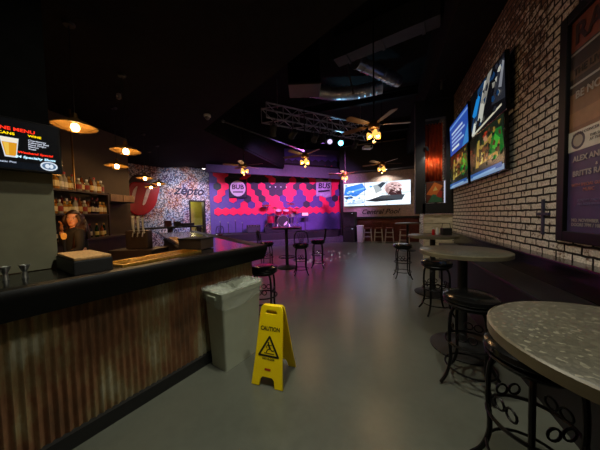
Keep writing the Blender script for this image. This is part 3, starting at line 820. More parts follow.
# ------------------------------------------------------------------ stools
def make_stool(lb, loc, rz, back=False, grp=None):
    t = thing('bar_stool', lb, 'stool', loc, rz, grp)
    MB().lathe([(0, 0.69), (0.16, 0.69), (0.185, 0.70), (0.20, 0.725), (0.195, 0.75), (0.165, 0.768), (0.10, 0.775), (0, 0.776)], None, 28).build('seat', M['vinyl'], t, True)
    MB().lathe([(0, 0.655), (0.15, 0.655), (0.165, 0.67), (0.165, 0.69), (0, 0.69)], None, 24).ring((0, 0, 0.695), 0.187, 0.008, 28).build('seat_frame', M['iron'], t, True)
    for k in range(4):
        a = PI / 4 + k * PI / 2; c, s = math.cos(a), math.sin(a)
        MB().tube([(0.12 * c, 0.12 * s, 0.67), (0.165 * c, 0.165 * s, 0.60), (0.175 * c, 0.175 * s, 0.42), (0.165 * c, 0.165 * s, 0.22), (0.195 * c, 0.195 * s, 0.09), (0.245 * c, 0.245 * s, 0.012)], 0.013, 8, smooth=4).build('leg', M['iron'], t, True)
    MB().ring((0, 0, 0.36), 0.178, 0.010, 28).build('foot_ring', M['iron'], t, True)
    MB().ring((0, 0, 0.15), 0.178, 0.008, 28).build('stretcher_ring', M['iron'], t, True)
    for k in range(4):
        a = k * PI / 2; q = frame((0.135 * math.cos(a), 0.135 * math.sin(a), 0.43), (-math.sin(a), math.cos(a), 0), (0, 0, 1))
        P = [(-0.005 - 0.03 + 0.03 * math.cos(x), 0.03 * math.sin(x), 0) for x in [i_ * PI / 6 for i_ in range(13)]] + [(0.005 + 0.03 - 0.03 * math.cos(x), 0.03 * math.sin(x), 0) for x in [i_ * PI / 6 for i_ in range(13)]]
        MB().tube(P, 0.006, 6, q).build('scroll', M['iron'], t, True)
    if back:
        b = MB().tube([(-0.13, -0.165, 0.69), (-0.165, -0.19, 0.80), (-0.15, -0.215, 0.98), (-0.11, -0.225, 1.06), (0, -0.235, 1.085), (0.11, -0.225, 1.06), (0.15, -0.215, 0.98), (0.165, -0.19, 0.80), (0.13, -0.165, 0.69)], 0.013, 8, smooth=4)
        b.build('back_frame', M['iron'], t, True)
        b = MB()
        for k in range(-2, 3): b.tube([(k * 0.018, -0.19, 0.80), (k * 0.035, -0.215, 0.95), (k * 0.05, -0.23, 1.06 - abs(k) * 0.008)], 0.007, 6, smooth=3)
        b.tube([(-0.162, -0.19, 0.80), (0, -0.2, 0.795), (0.162, -0.19, 0.80)], 0.009, 6, smooth=3)
        b.build('back_splat', M['iron'], t, True)
    return t
st = make_stool('black round backless bar stool at the bar corner behind the grey bin', (-1.60, 2.70, 0), 0.3)
dup(st, (0.65, 2.23, 0), -0.44, 'black round bar stool in front of the middle speckled table')
dup(st, (0.66, 3.68, 0), 0.2, 'black round bar stool on the far side of the middle speckled table')
dup(st, (0.33, 5.5, 0), 0.1, 'black bar stool left of the whitewashed plank partition')
dup(st, (0.69, 1.46, 0), 0.35, 'dark bar stool tucked under the near speckled table')
sb = make_stool('black bar stool with fan back in front of the red lit round table', (-1.97, 5.12, 0), R(25), True)
dup(sb, (-1.78, 5.95, 0), R(100), 'black fan back bar stool on the right of the red lit round table')
dup(sb, (-3.0, 5.25, 0), R(-75), 'black fan back bar stool left of the red lit round table, beyond the bar corner')
dup(sb, (-7.0, 5.6, 0), R(200), 'dark fan back stool at the near end of the drink counter under the mural')
dup(sb, (-6.75, 6.5, 0), R(190), 'dark fan back stool at the middle of the drink counter under the mural')
dup(sb, (-6.5, 7.4, 0), R(195), 'dark fan back stool near the lit doorway beside the drink counter')

# wooden back-wall stools
def wall_stool(lb, loc, rz=0, grp=None):
    t = thing('wooden_bar_chair', lb, 'stool', loc, rz, grp)
    MB().box((0, 0, 0.72), (0.36, 0.36, 0.05), bev=0.015).build('seat', M['redwood'], t)
    for sx in (-1, 1):
        for sy in (-1, 1): MB().tube([(sx * 0.15, sy * 0.15, 0.7), (sx * 0.2, sy * 0.19, 0.0)], 0.02, 6).build('leg', M['lightwood'], t, True)
    for z in (0.28, 0.5):
        b = MB()
        for sy in (-1, 1): b.cyl((-0.18, sy * 0.175, z), (0.18, sy * 0.175, z), 0.013, 6)
        for sx in (-1, 1): b.cyl((sx * 0.18, -0.17, z), (sx * 0.18, 0.17, z), 0.013, 6)
        b.build('stretcher', M['lightwood'], t)
    b = MB().box((0, -0.18, 1.0), (0.36, 0.03, 0.1), bev=0.01)
    for x in (-0.16, 0.16): b.cyl((x, -0.17, 0.72), (x, -0.18, 1.0), 0.016, 6)
    b.build('backrest', M['redwood'], t)
    return t
wl = ['left', 'middle', 'right']
w0 = wall_stool('wooden bar chair with pale legs below the video wall, left of three', (-0.92, 12.1, 0), 0, 'bar chairs below the video wall')
dup(w0, (-0.40, 12.12, 0), 0.1, 'wooden bar chair with pale legs below the video wall, middle of three')
dup(w0, (0.12, 12.1, 0), -0.05, 'wooden bar chair with pale legs below the video wall, right of three')

# ------------------------------------------------------------------ tables
def round_table(lb, loc, r, h, ring=False, top='terrazzo', th=0.042):
    t = thing('pedestal_table', lb, 'table', loc)
    o = MB().lathe([(0, h - th), (r - 0.006, h - th), (r - 0.006, h - 0.004), (r - 0.012, h), (0, h)], None, 56).build('table_top', M[top], t, True)
    e = MB().lathe([(r - 0.006, h - th - 0.001), (r, h - th + 0.002), (r, h - 0.006), (r - 0.006, h - 0.001)], None, 56).build('edge_band', M['edge'] if top == 'terrazzo' else M['black'], t, True)
    MB().lathe([(0.0, 0.06), (0.045, 0.06), (0.045, h - th - 0.03), (0.13, h - th - 0.02), (0.13, h - th), (0, h - th)], None, 20).build('column', M['black'], t, True)
    MB().lathe([(0, 0), (0.29, 0), (0.295, 0.012), (0.26, 0.03), (0.08, 0.055), (0.05, 0.08), (0, 0.08)], None, 32).build('base', M['black'], t, True)
    if ring:
        b = MB().ring((0, 0, 0.3), 0.23, 0.011, 30)
        for k in range(3): b.cyl((0.04 * math.cos(k * 2.09), 0.04 * math.sin(k * 2.09), 0.3), (0.23 * math.cos(k * 2.09), 0.23 * math.sin(k * 2.09), 0.3), 0.009, 6)
        b.build('foot_ring', M['iron'], t, True)
    return t
round_table('near speckled grey round table at the right edge, closest to the viewer', (0.725, 0.965, 0), 0.375, 1.04)
round_table('middle speckled grey round table beside the brick wall ledge', (0.74, 2.80, 0), 0.40, 1.05)
round_table('far speckled grey round table before the plank partition, caddy on it', (0.765, 4.6, 0), 0.40, 1.05)
round_table('dark round pedestal table glowing red and purple before the stage', (-2.62, 5.72, 0), 0.42, 1.13, True, 'gloss', 0.035)
round_table('pale topped round table in the far right corner under the video wall', (0.75, 9.6, 0), 0.45, 1.08, False, 'terrazzo')
dup(w0, (0.7, 10.6, 0), R(180), 'wooden bar chair behind the pale topped table in the far right corner', 'bar chairs below the video wall')
cdy = thing('condiment_caddy', 'black condiment caddy on the far speckled table', 'caddy', (0.98, 4.64, 1.05), R(10))
MB().box((0, 0, 0.06), (0.15, 0.12, 0.12), bev=0.008).build('box', M['black'], cdy)
MB().tube([(-0.07, 0, 0.1), (-0.06, 0, 0.2), (0.06, 0, 0.2), (0.07, 0, 0.1)], 0.006, 6).build('handle', M['iron'], cdy, True)
for i, (x, y, c_, lb) in enumerate(((0.78, 4.62, 'red', 'red sauce bottle left of the black condiment caddy'), (0.85, 4.68, 'white', 'white salt shaker left of the black condiment caddy'))):
    o = thing('condiment_bottle', lb, 'bottle', (x, y, 1.05))
    MB().lathe([(0, 0), (0.024, 0), (0.025, 0.01), (0.024, 0.08), (0.015, 0.1), (0.012, 0.105), (0, 0.105)], None, 14).build('bottle_body', M[c_], o, True)
    MB().lathe([(0.014, 0.1), (0.014, 0.115), (0.006, 0.13), (0, 0.13)], None, 12).build('cap', M['white'], o, True)

# ------------------------------------------------------------------ bin and caution sign
tb_ = thing('trash_bin', 'tall slim grey green bin with a clear liner standing against the bar', 'bin', (-1.47, 1.885, 0), BANG - PI / 2)
b = MB()
# outer shell, open top
def ringrect(hx, hy, z, r=0.02):
    P = []
    for sx, sy, a0 in ((1, 1, 0), (-1, 1, 90), (-1, -1, 180), (1, -1, 270)):
        for k in range(4):
            a = R(a0 + k * 30); P.append((sx * (hx - r) + r * math.cos(a), sy * (hy - r) + r * math.sin(a), z))
    return P
def loft(b, rings, cap0=True, cap1=False):
    V = [[b.v(p) for p in r] for r in rings]; n = len(V[0])
    for a, c in zip(V, V[1:]):
        for i in range(n): b.face([a[i], a[(i + 1) % n], c[(i + 1) % n], c[i]])
    if cap0: b.face(V[0][::-1])
    if cap1: b.face(V[-1])
loft(b, [ringrect(0.112, 0.215, 0.0), ringrect(0.133, 0.245, 0.68), ringrect(0.135, 0.248, 0.70), ringrect(0.145, 0.258, 0.705), ringrect(0.147, 0.26, 0.75), ringrect(0.135, 0.25, 0.75), ringrect(0.13, 0.24, 0.66), ringrect(0.105, 0.205, 0.02)], True, True)
b.build('bin_body', M['bin'], tb_, True)
for sy in (-1, 1): MB().box((0, sy * 0.262, 0.70), (0.11, 0.02, 0.035), bev=0.006).build('grip', M['bin'], tb_)
# liner : folded over the rim, ragged lower hem
b = MB(); rings = []
random.seed(3)
for j, (hx, hy, z, ra) in enumerate(((0.012, 0.03, 0.70, .0), (0.07, 0.13, 0.725, .05), (0.12, 0.232, 0.755, .02), (0.146, 0.262, 0.775, .012), (0.162, 0.275, 0.77, .012), (0.158, 0.272, 0.70, .010), (0.154, 0.268, 0.62, .012))):
    P = []
    base = ringrect(hx, hy, z, 0.03)
    # resample
    n = 72; Lp = [Vector(p) for p in base]; cum = [0]
    for i in range(len(Lp)): cum.append(cum[-1] + (Lp[(i + 1) % len(Lp)] - Lp[i]).length)
    for k in range(n):
        d_ = cum[-1] * k / n; i = max(q for q in range(len(Lp)) if cum[q] <= d_ + 1e-9)
        a, c_ = Lp[i], Lp[(i + 1) % len(Lp)]; f_ = (d_ - cum[i]) / max(1e-9, cum[i + 1] - cum[i])
        p = a.lerp(c_, f_); w = math.sin(k * 1.9) + math.sin(k * 0.83 + j)
        out = Vector((p.x, p.y, 0)).normalized()
        p = p + out * (ra * 0.5 * abs(w) if j >= 3 else -ra * 0.6 * abs(w))
        if j in (1, 2): p.z += 0.018 * w
        if j == 6: p.z += 0.03 * math.sin(k * 0.175 + 1) + 0.004 * math.sin(k * 1.3)
        if j in (3, 4): p.z += 0.003 * w
        P.append(tuple(p))
    rings.append(P)
loft(b, rings, True, False)
b.build('clear_liner', M['liner'], tb_, True)

sg = thing('caution_sign', 'yellow folding wet floor caution sign on the concrete floor', 'sign', (-0.965, 1.775, 0), R(2))
Ht, tilt = 0.645, math.atan2(0.135, 0.62)
def pmat(sgn):
    # panel local x across, y up along the panel, z outward
    y = Vector((0, -sgn * -math.sin(tilt), math.cos(tilt))); x = Vector((-sgn * -1, 0, 0)) if False else Vector((1 if sgn < 0 else -1, 0, 0))
    y = Vector((0, math.sin(tilt) * (1 if sgn < 0 else -1), math.cos(tilt)))
    return frame((0, sgn * 0.155, 0.004), x, y)
out = [(-0.145, 0), (-0.075, 0), (-0.065, 0.055), (-0.045, 0.075), (0.045, 0.075), (0.065, 0.055), (0.075, 0), (0.145, 0), (0.128, 0.20), (0.108, 0.58), (0.10, 0.64), (0.085, 0.655), (-0.085, 0.655), (-0.10, 0.64), (-0.108, 0.58), (-0.128, 0.20)]
hole = [(-0.055, 0.585), (0.055, 0.585), (0.06, 0.60), (0.045, 0.622), (-0.045, 0.622), (-0.06, 0.60)]
for sgn, nm in ((-1, 'front_panel'), (1, 'back_panel')):
    q = pmat(sgn)
    p = shape_obj(nm, [out, hole[::-1]], 0.006, q, M['yellow'], sg, 0.003)
    # raised border lip
    b = MB()
    for sx in (-1, 1): b.tube([(sx * 0.137, 0.01, 0.006), (sx * 0.122, 0.2, 0.006), (sx * 0.102, 0.58, 0.006)], 0.006, 6, q)
    b.build('edge_rib', M['yellow'], p)
    z = 0.0105
    T = lambda x, y: q @ Matrix.Translation((x, y, z))
    text_obj('lettering', 'CAUTION', 0.047, M['signblack'], T(0, 0.463), p, 0.0006, 0, 'CENTER', 0.88, 0.0012)
    tri_o = [(-0.095, 0.235), (0.095, 0.235), (0.1, 0.245), (0.006, 0.405), (-0.006, 0.405), (-0.1, 0.245)]
    tri_i = [(-0.077, 0.25), (0.077, 0.25), (0, 0.382)]
    shape_obj('warning_triangle', [tri_o, tri_i[::-1]], 0.0006, q @ Matrix.Translation((0, 0, z)), M['signblack'], p)
    b = MB()
    zz = z + 0.0003
    def stroke(P, w):
        for (x0, y0), (x1, y1) in zip(P, P[1:]):
            d = Vector((x1 - x0, y1 - y0)).normalized(); nn = Vector((-d.y, d.x)) * w / 2; e = d * w * 0.35
            b.poly([(x0 - nn.x - e.x, y0 - nn.y - e.y, zz), (x1 - nn.x + e.x, y1 - nn.y + e.y, zz), (x1 + nn.x + e.x, y1 + nn.y + e.y, zz), (x0 + nn.x - e.x, y0 + nn.y - e.y, zz)], q)
    b.poly([(*p_, zz) for p_ in ell(-0.008, 0.348, 0.008, 0.008, 10)], q)
    stroke([(-0.008, 0.335), (0.012, 0.302)], 0.016); stroke([(0.012, 0.302), (-0.012, 0.29), (-0.022, 0.272)], 0.009); stroke([(0.012, 0.302), (0.03, 0.286), (0.046, 0.29)], 0.009)
    stroke([(-0.004, 0.33), (0.02, 0.33), (0.032, 0.342)], 0.006); stroke([(-0.008, 0.33), (-0.026, 0.318), (-0.02, 0.306)], 0.006)
    stroke([(-0.04, 0.263), (0.05, 0.263)], 0.006)
    b.build('slipping_figure', M['signblack'], p)
    text_obj('lettering', 'WET FLOOR', 0.021, M['signblack'], T(0, 0.217), p, 0.0006, 0, 'CENTER', 1.0, 0.0004)
    shape_obj('red_mark', [rect(-0.028, 0.125, 0.028, 0.143)], 0.0006, q @ Matrix.Translation((0, 0, z)), M['signred'], p)
MB().cyl((-0.09, 0, 0.637), (0.09, 0, 0.637), 0.012, 10).build('hinge', M['yellow'], sg, True)

# ------------------------------------------------------------------ TVs on the brick wall
G_l = [('#0c1626', FULL), ('#2f57b8', rect(0, 0, 1, 0.96)), ('#7fa8f0', rect(0, 0.84, 1, 0.9)), ('#dfe8ff', rect(0.12, 0.62, 0.75, 0.68)), ('#c0d2ff', rect(0.12, 0.5, 0.85, 0.55)), ('#c0d2ff', rect(0.12, 0.38, 0.7, 0.43)), ('#c0d2ff', rect(0.12, 0.26, 0.8, 0.31)), ('#f2f6ff', rect(0.12, 0.12, 0.55, 0.19)), ('#3f8fd8', [(0.7, 0), (1, 0), (1, 0.5)])]
G_u = [('#0c0c10', FULL), ('#16395f', [(0, 0.2), (0.3, 0.95), (0.55, 1), (0.1, 0)]), ('#1f8ce0', [(0.06, 0.5), (0.3, 0.9), (0.36, 0.75), (0.18, 0.35)]), ('#c9c9bd', [(0.25, 0.28), (0.5, 0.95), (0.62, 0.9), (0.4, 0.2)]), ('#8f8d84', [(0.38, 0.6), (0.6, 1), (0.72, 1), (0.5, 0.45)]), ('#e6e4d8', [(0.02, 0.05), (0.12, 0.3), (0.2, 0.25), (0.12, 0.0)]), ('#d8d0b8', [(0.05, 0.0), (0.92, 0.12), (0.92, 0.16), (0.05, 0.05)]), ('#2a2c34', [(0.68, 0.3), (0.9, 0.95), (1, 0.9), (1, 0.2)]), ('#8a8c94', [(0.86, 0.5), (0.96, 0.9), (1, 0.85), (0.93, 0.45)])]
G_d = [('#1c2a1c', FULL), ('#0e1810', [(0, 0.55), (0.4, 1), (0, 1)]), ('#1a7a2c', [(0.62, 0.35), (0.7, 0.85), (0.95, 0.8), (1, 0.4), (0.8, 0.25)]), ('#48c33c', [(0.72, 0.5), (0.8, 0.75), (0.92, 0.6), (0.85, 0.4)]), ('#c9a94a', [(0.2, 0.25), (0.28, 0.85), (0.36, 0.85), (0.3, 0.25)]), ('#b89a4c', [(0.28, 0.66), (0.72, 0.8), (0.72, 0.72), (0.28, 0.58)]), ('#a8863a', [(0.3, 0.35), (0.85, 0.4), (0.85, 0.34), (0.3, 0.28)]), ('#7a4a2a', [(0.4, 0.35), (0.45, 0.65), (0.62, 0.68), (0.6, 0.36)]), ('#d89a70', [(0.46, 0.72), (0.5, 0.85), (0.6, 0.86), (0.6, 0.72)]), ('#b83a20', [(0.46, 0.84), (0.5, 0.93), (0.6, 0.92), (0.6, 0.84)]), ('#8fb4d8', rect(0, 0, 1, 0.10)), ('#2a6ab8', rect(0, 0.06, 0.95, 0.15)), ('#9fd0ff', [(0.1, 0.03), (0.8, 0.06), (0.8, 0.1), (0.1, 0.08)]), ('#e8d878', [(0.36, 0.3), (0.42, 0.55), (0.48, 0.5), (0.44, 0.3)])]
def clutter(seed, n, cols, x0, y0, x1, y1, sz):
    rr = random.Random(seed); L = []
    for i in range(n):
        cx, cy = rr.uniform(x0, x1), rr.uniform(y0, y1); a = rr.uniform(0, 6.28); k = rr.choice((3, 4, 5))
        L.append((rr.choice(cols), [(cx + sz * rr.uniform(0.4, 1) * math.cos(a + q * 6.28 / k), cy + sz * rr.uniform(0.4, 1) * 1.6 * math.sin(a + q * 6.28 / k)) for q in range(k)]))
    return L
G_u += clutter(1, 30, ('#101016', '#2a2c34', '#8f8d84', '#c9c9bd', '#16395f'), 0.15, 0.15, 0.95, 0.95, 0.06)
G_d += clutter(2, 45, ('#1c2a1c', '#3a2e1a', '#a98a3a', '#5a3a22', '#2a4a2a', '#101810', '#182418'), 0.08, 0.25, 0.95, 0.95, 0.05)
TW, TH = 1.235, 0.705
pos = {'ul': (5.67, 3.10), 'll': (5.67, 2.345), 'ur': (4.28, 3.10), 'lr': (4.28, 2.345)}
for k, pic, lb, s in (('ur', G_u, 'upper right television on the brick wall showing a dark picture with a blue stripe', 0.75), ('lr', G_d, 'lower right television on the brick wall with a green and yellow picture', 0.55), ('ul', G_l, 'upper left television on the brick wall showing a blue page with pale lines', 0.7), ('ll', G_d, 'lower left television on the brick wall with a green and yellow picture', 0.55)):
    y, z = pos[k]
    lean = 0.03
    q = frame((1.405, y, z), (0, -1, 0), (-lean, 0, 1))
    t = tv('television', lb, 'television', q, TW, TH, 'televisions on the brick wall')
    picture('screen', TW, TH, pic, Matrix.Translation((0, 0, 0.001)), t, s)

# poster
po = thing('framed_poster', 'large black framed concert poster on the whitewashed brick wall', 'poster', (1.478, 2.26, 2.14))
po.matrix_world = frame((1.478, 2.27, 2.14), (0, -1, 0), (0, 0, 1))
PW, PH = 1.04, 1.94
b = MB()
for sx in (-1, 1): b.box((sx * (PW / 2 - 0.045), 0, 0), (0.09, PH, 0.045), bev=0.006)
for sy in (-1, 1): b.box((0, sy * (PH / 2 - 0.045), 0), (PW - 0.18, 0.09, 0.045), bev=0.006)
b.build('picture_frame', M['rail'], po)
iw, ih = PW - 0.18, PH - 0.18
picture('poster_print', iw, ih, [('#2a2740', FULL), ('#35304f', rect(0, 0.0, 1, 0.4)), ('#6b4a32', rect(0, 0.48, 1, 0.66)), ('#7e5a3c', rect(0, 0.50, 1, 0.57)), ('#241a18', rect(0, 0.66, 1, 1)), ('#6a3420', rect(0, 0.86, 1, 1)), ('#8a8880', rect(0, 0.842, 1, 0.852)), ('#4c3a2a', rect(0, 0.73, 1, 0.78)), ('#8f8c86', rect(0, 0.694, 1, 0.704)), ('#b8b4a6', rect(0, 0.385, 1, 0.48)), ('#2c2a38', ell(0.12, 0.432, 0.085, 0.04)), ('#8c8878', ell(0.12, 0.432, 0.06, 0.028))], Matrix.Translation((0, 0, -0.008)), po, 1.0, lit=False)
def ptext(tx, x, y, sz, c, al='LEFT', wt=0.0):
    text_obj('lettering', tx, sz, flat(c), Matrix.Translation(((x - 0.5) * iw, (y - 0.5) * ih, -0.001)), po, 0.0006, 0, al, 1.0, wt)
ptext('RASTA', 0.05, 0.925, 0.22, '#2a100c', wt=0.006)
ptext('THE LIVE BAND', 0.05, 0.755, 0.075, '#1c1410', wt=0.002)
ptext('BE NOW', 0.08, 0.645, 0.085, '#8a8078', wt=0.002)
ptext('LIVE IN CONCERT', 0.06, 0.462, 0.034, '#2c2a30')
ptext('THIS SATURDAY\nAT THE CLUB', 0.26, 0.425, 0.03, '#2c2a30')
ptext('ALEX AND', 0.07, 0.345, 0.062, '#8f8a84', wt=0.002)
ptext('&', 0.33, 0.305, 0.035, '#a9a39a')
ptext('BRITTS RADIO', 0.07, 0.275, 0.062, '#8f8a84', wt=0.002)
ptext('WITH SPECIAL GUESTS', 0.06, 0.222, 0.034, '#a0624a')
ptext('MUSIC', 0.2, 0.198, 0.038, '#a0624a')
ptext('SUNDAY AND MONDAY\nALL AGES SHOW', 0.14, 0.14, 0.03, '#5a5878')
ptext('NO. NOVEMBER 19\nDOORS 7PM / 10PM', 0.07, 0.045, 0.037, '#8a857e', wt=0.001)
cr = thing('wall_cross', 'small dark navy cross on the brick wall left of the poster', 'cross', (1.49, 3.04, 1.38))  # thin dark navy cross shape set against the brick
MB().box((0, 0, 0), (0.02, 0.03, 0.36), bev=0.004).build('upright_bar', mat('dark_navy_upright', '#2c2a40', 0.6), cr)
MB().box((0, 0, 0.03), (0.018, 0.2, 0.03), bev=0.004).build('cross_bar', mat('dark_navy_crossbar', '#2c2a40', 0.6), cr)

# partition things : picture, orange drape, light strip
pc = thing('framed_picture', 'orange and green picture in the black frame above the plank partition', 'picture', (1.1, 6.40, 1.95))
MB().box((0, 0, 0), (0.38, 0.03, 0.52), bev=0.004).build('picture_frame', M['black'], pc)
picture('print', 0.35, 0.49, [('#5a2a18', FULL), ('#c86a28', [(0, 0.4), (0.5, 1), (1, 0.8), (0.6, 0.3)]), ('#3a6a48', [(0.1, 0), (0.4, 0.4), (0.9, 0.3), (1, 0)]), ('#d8b868', [(0.4, 0.55), (0.55, 0.8), (0.7, 0.6)]), ('#a03020', [(0.6, 0.3), (0.8, 0.6), (1, 0.5), (0.9, 0.2)])], frame((0, -0.017, 0), (1, 0, 0), (0, 0, 1)), pc, lit=False)
dr = thing('orange_drape', 'bright orange drape hanging above the picture at the partition', 'curtain', (1.1, 6.62, 2.18))
b = MB(); P = [(-0.2 + k * 0.01, 0.03 * math.sin(k * 0.9)) for k in range(41)]
for (xa, ya), (xb, yb_) in zip(P, P[1:]): b.face([b.v((xa, ya, 0)), b.v((xb, yb_, 0)), b.v((xb, yb_, 1.5)), b.v((xa, ya, 1.5))])
o = b.build('cloth', M['orange'], dr, True); o.modifiers.new('thick', 'SOLIDIFY').thickness = 0.006
MB().cyl((-0.23, 0, 1.49), (0.23, 0, 1.49), 0.012).build('rod', M['iron'], dr, True)
dl = thing('small_spot_lamp', 'small black spot lamp on the left post above the orange drape', 'lamp', (0.92, 6.33, 3.05))
MB().cyl((0, 0, 0), (0.03, 0.02, -0.09), 0.03, 12).build('can', M['black'], dl)
MB().box((-0.03, 0.03, 0.01), (0.05, 0.1, 0.02)).build('bracket', M['black'], dl)
light('spot_lamp', 'SPOT', (0.97, 6.3, 2.93), 18, (1.0, 0.85, 0.7), tgt=(1.12, 6.6, 2.1), spot_size=R(120), spot_blend=0.8, shadow_soft_size=0.03)
d2 = thing('added_ceiling_spot', 'added small black spot lamp under the right soffit to brighten the plank partition', 'lamp', (1.1, 5.55, 4.2))
MB().cyl((0, 0, 0), (0, 0, -0.08), 0.012, 8).cyl((0, 0, 0), (0, 0, -0.012), 0.05, 14).build('stem', M['black'], d2)
MB().cyl((0, -0.03, -0.07), (0, 0.03, -0.19), 0.04, 14).build('can', M['black'], d2)
light('spot_lamp', 'SPOT', (1.1, 5.59, 3.98), 90, (1.0, 0.93, 0.78), tgt=(1.0, 6.3, 0.9), spot_size=R(70), spot_blend=0.9, shadow_soft_size=0.03)  # added spot that brightens the planks
ls = thing('light_strip', 'thin white vertical light strip beside the orange and green picture', 'light', (1.318, 6.41, 1.68))
MB().box((0, 0, 0.27), (0.03, 0.02, 0.56)).build('channel', M['black'], ls)
MB().box((0, -0.012, 0.27), (0.022, 0.006, 0.54)).build('diffuser', emit('cool_strip', '#dfe6ff', 0.8), ls)

# ------------------------------------------------------------------ video wall, sign, speaker, bin
vw = thing('video_wall', 'wide video wall of six screens with a bright white and blue picture', 'screen', (-0.53, 12.42, 2.5))
VW, VH = 3.3, 1.22
V = [('#d7e6f2', FULL), ('#2d78d8', [(0.0, 0.5), (0.03, 0.85), (0.3, 0.98), (0.36, 0.7), (0.2, 0.42)]), ('#6fb2f0', [(0.04, 0.62), (0.34, 0.8), (0.35, 0.74), (0.05, 0.56)]), ('#f4f8ff', [(0.0, 0.85), (0.28, 1), (0.0, 1)]), ('#1d3a66', [(0.0, 0.42), (0.12, 0.45), (0.16, 0.36), (0.04, 0.3)]), ('#ffffff', [(0.3, 0.3), (0.42, 0.75), (0.62, 0.6), (0.5, 0.25)]), ('#9aa3a8', [(0.46, 0.85), (0.55, 0.9), (0.6, 0.62), (0.5, 0.5)]), ('#303a46', [(0.53, 0.86), (0.6, 0.98), (0.66, 0.95), (0.58, 0.72)]),
     ('#c9a8a8', ell(0.76, 0.7, 0.13, 0.27, 14)), ('#a08080', ell(0.72, 0.62, 0.07, 0.18, 10)), ('#3c2428', [(0.68, 0.45), (0.72, 0.66), (0.8, 0.6), (0.86, 0.7), (0.88, 0.42), (0.8, 0.35)]), ('#3a4048', [(0.34, 0.2), (0.6, 0.42), (0.92, 0.42), (0.88, 0.2), (0.5, 0.16)]), ('#20262e', [(0.34, 0.22), (0.5, 0.3), (0.9, 0.22), (0.5, 0.15)]), ('#b8c8d4', [(0.0, 0.1), (0.3, 0.3), (0.34, 0.12), (0.1, 0.02)]), ('#8fb0d0', [(0.05, 0.1), (0.15, 0.25), (0.2, 0.1)]), ('#f0f6ff', [(0.88, 0.2), (0.98, 0.5), (1, 0.5), (1, 0.15)]), ('#e8eef4', [(0.84, 0.7), (1, 0.95), (1, 0.62)]), ('#f4faff', rect(0.3, 0.08, 0.95, 0.15))]
V += clutter(3, 26, ('#c9a8a8', '#8a6a70', '#3c2428', '#e0c8c8', '#5a3a40'), 0.66, 0.45, 0.86, 0.92, 0.03) + clutter(4, 22, ('#f4f8ff', '#a8c8e8', '#4a8ad8', '#c8d4dc'), 0.02, 0.1, 0.45, 0.95, 0.035)
for r in range(2):
    for c in range(3):
        px = (c - 1) * VW / 3; pz = (r - 0.5) * VH / 2
        o = MB().box((px, 0.03, pz), (VW / 3 - 0.002, 0.07, VH / 2 - 0.002)).build('panel', M['gloss'], vw)
        picture('screen', VW / 3 - 0.018, VH / 2 - 0.014, V, frame((px, -0.0062, pz), (1, 0, 0), (0, 0, 1)), o, 1.5, (c / 3, r / 2, (c + 1) / 3, (r + 1) / 2))
text_obj('wall_lettering', 'Central Pool', 0.36, mat('dark_maroon_iron', '#2a1012', 0.5), frame((-0.35, 12.57, 1.56), (1, 0, 0), (0, 0, 1)), None, 0.01, 0.35, 'CENTER', 1.0, 0.004)
tag(D.objects['wall_lettering'], 'dark script lettering on the pale wall under the video wall', 'lettering')
spk = thing('speaker_stack', 'tall black stack of two loudspeakers between stage and video wall', 'speaker', (-1.82, 12.1, 0), R(-10))
for i, z in enumerate((0.0, 0.8)):
    o = MB().box((0, 0, z + 0.395), (0.62, 0.5, 0.78), bev=0.015).build('cabinet', M['black'], spk)
    q = frame((0, -0.255, z + 0.36), (1, 0, 0), (0, 0, 1))
    MB().lathe([(0.22, 0), (0.21, 0.012), (0.08, -0.0), (0, 0.01)], q, 24).build('woofer', M['black'], o, True)
    MB().lathe([(0.07, 0), (0.06, 0.01), (0, 0.004)], q @ Matrix.Translation((0, 0.3, 0)), 16).build('tweeter', M['black'], o, True)
    MB().ball((0.2, -0.252, z + 0.70), 0.014).build('indicator_light', scr('#cfe6ff', 2.0), o)
wb = thing('waste_bin', 'slim pale waste bin right of the tall black speakers', 'bin', (-1.29, 12.05, 0))
b = MB(); loft(b, [ringrect(0.13, 0.13, 0), ringrect(0.16, 0.16, 0.8)], True, True); b.build('bin_body', M['white'], wb)
MB().box((0, 0, 0.835), (0.35, 0.35, 0.07), bev=0.02).build('lid', M['white'], wb)

# ------------------------------------------------------------------ stage things
def stg(s, n, z=0.62): return S1 + sd * s + sn * n + Vector((0, 0, z))
SA = math.atan2(sd.y, sd.x)
dk = thing('drum_riser', 'low dark riser under the drum kit on the stage', 'platform', stg(3.5, 0.72), SA)
MB().box((0, 0, 0.125), (1.9, 1.0, 0.25), bev=0.01).build('riser_top', mat('dark_carpet', '#1c1c22', 0.9), dk)
dr = thing('drum_kit', 'drum kit with a dark bass drum and red toms on the stage', 'drum kit', stg(3.5, 0.76, 0.885), SA)
M['redshell'] = mat('red_sparkle_shell', '#a01038', 0.3, 0.2); M['head'] = mat('drum_head_white', '#d8d4d8', 0.5); M['cym'] = mat('cymbal_bronze', '#c8a860', 0.25, 0.9)
def drum(nm, c, r, h, ax, shell, headm):
    q = frame(c, *( ((1, 0, 0), (0, 0, 1)) if ax == 'y' else ((1, 0, 0), (0, 1, 0))))
    if ax == 't': q = Matrix.Translation(c) @ Matrix.Rotation(R(25), 4, 'X')
    o = MB().lathe([(r, -h / 2), (r, h / 2)], q, 24).build(nm, shell, dr, True)
    MB().lathe([(0, h / 2 + 0.002), (r * 0.98, h / 2 + 0.002)], q, 24).lathe([(0, -h / 2 - 0.002), (r * 0.98, -h / 2 - 0.002)], q, 24).build('drum_head', headm, o)
    MB().ring((0, 0, h / 2), r, 0.012, 24, q).ring((0, 0, -h / 2), r, 0.012, 24, q).build('hoop', M['steel'], o, True)
    return o
bd = drum('bass_drum', (0, -0.2, 0.30), 0.29, 0.4, 'y', M['redshell'], M['black'])
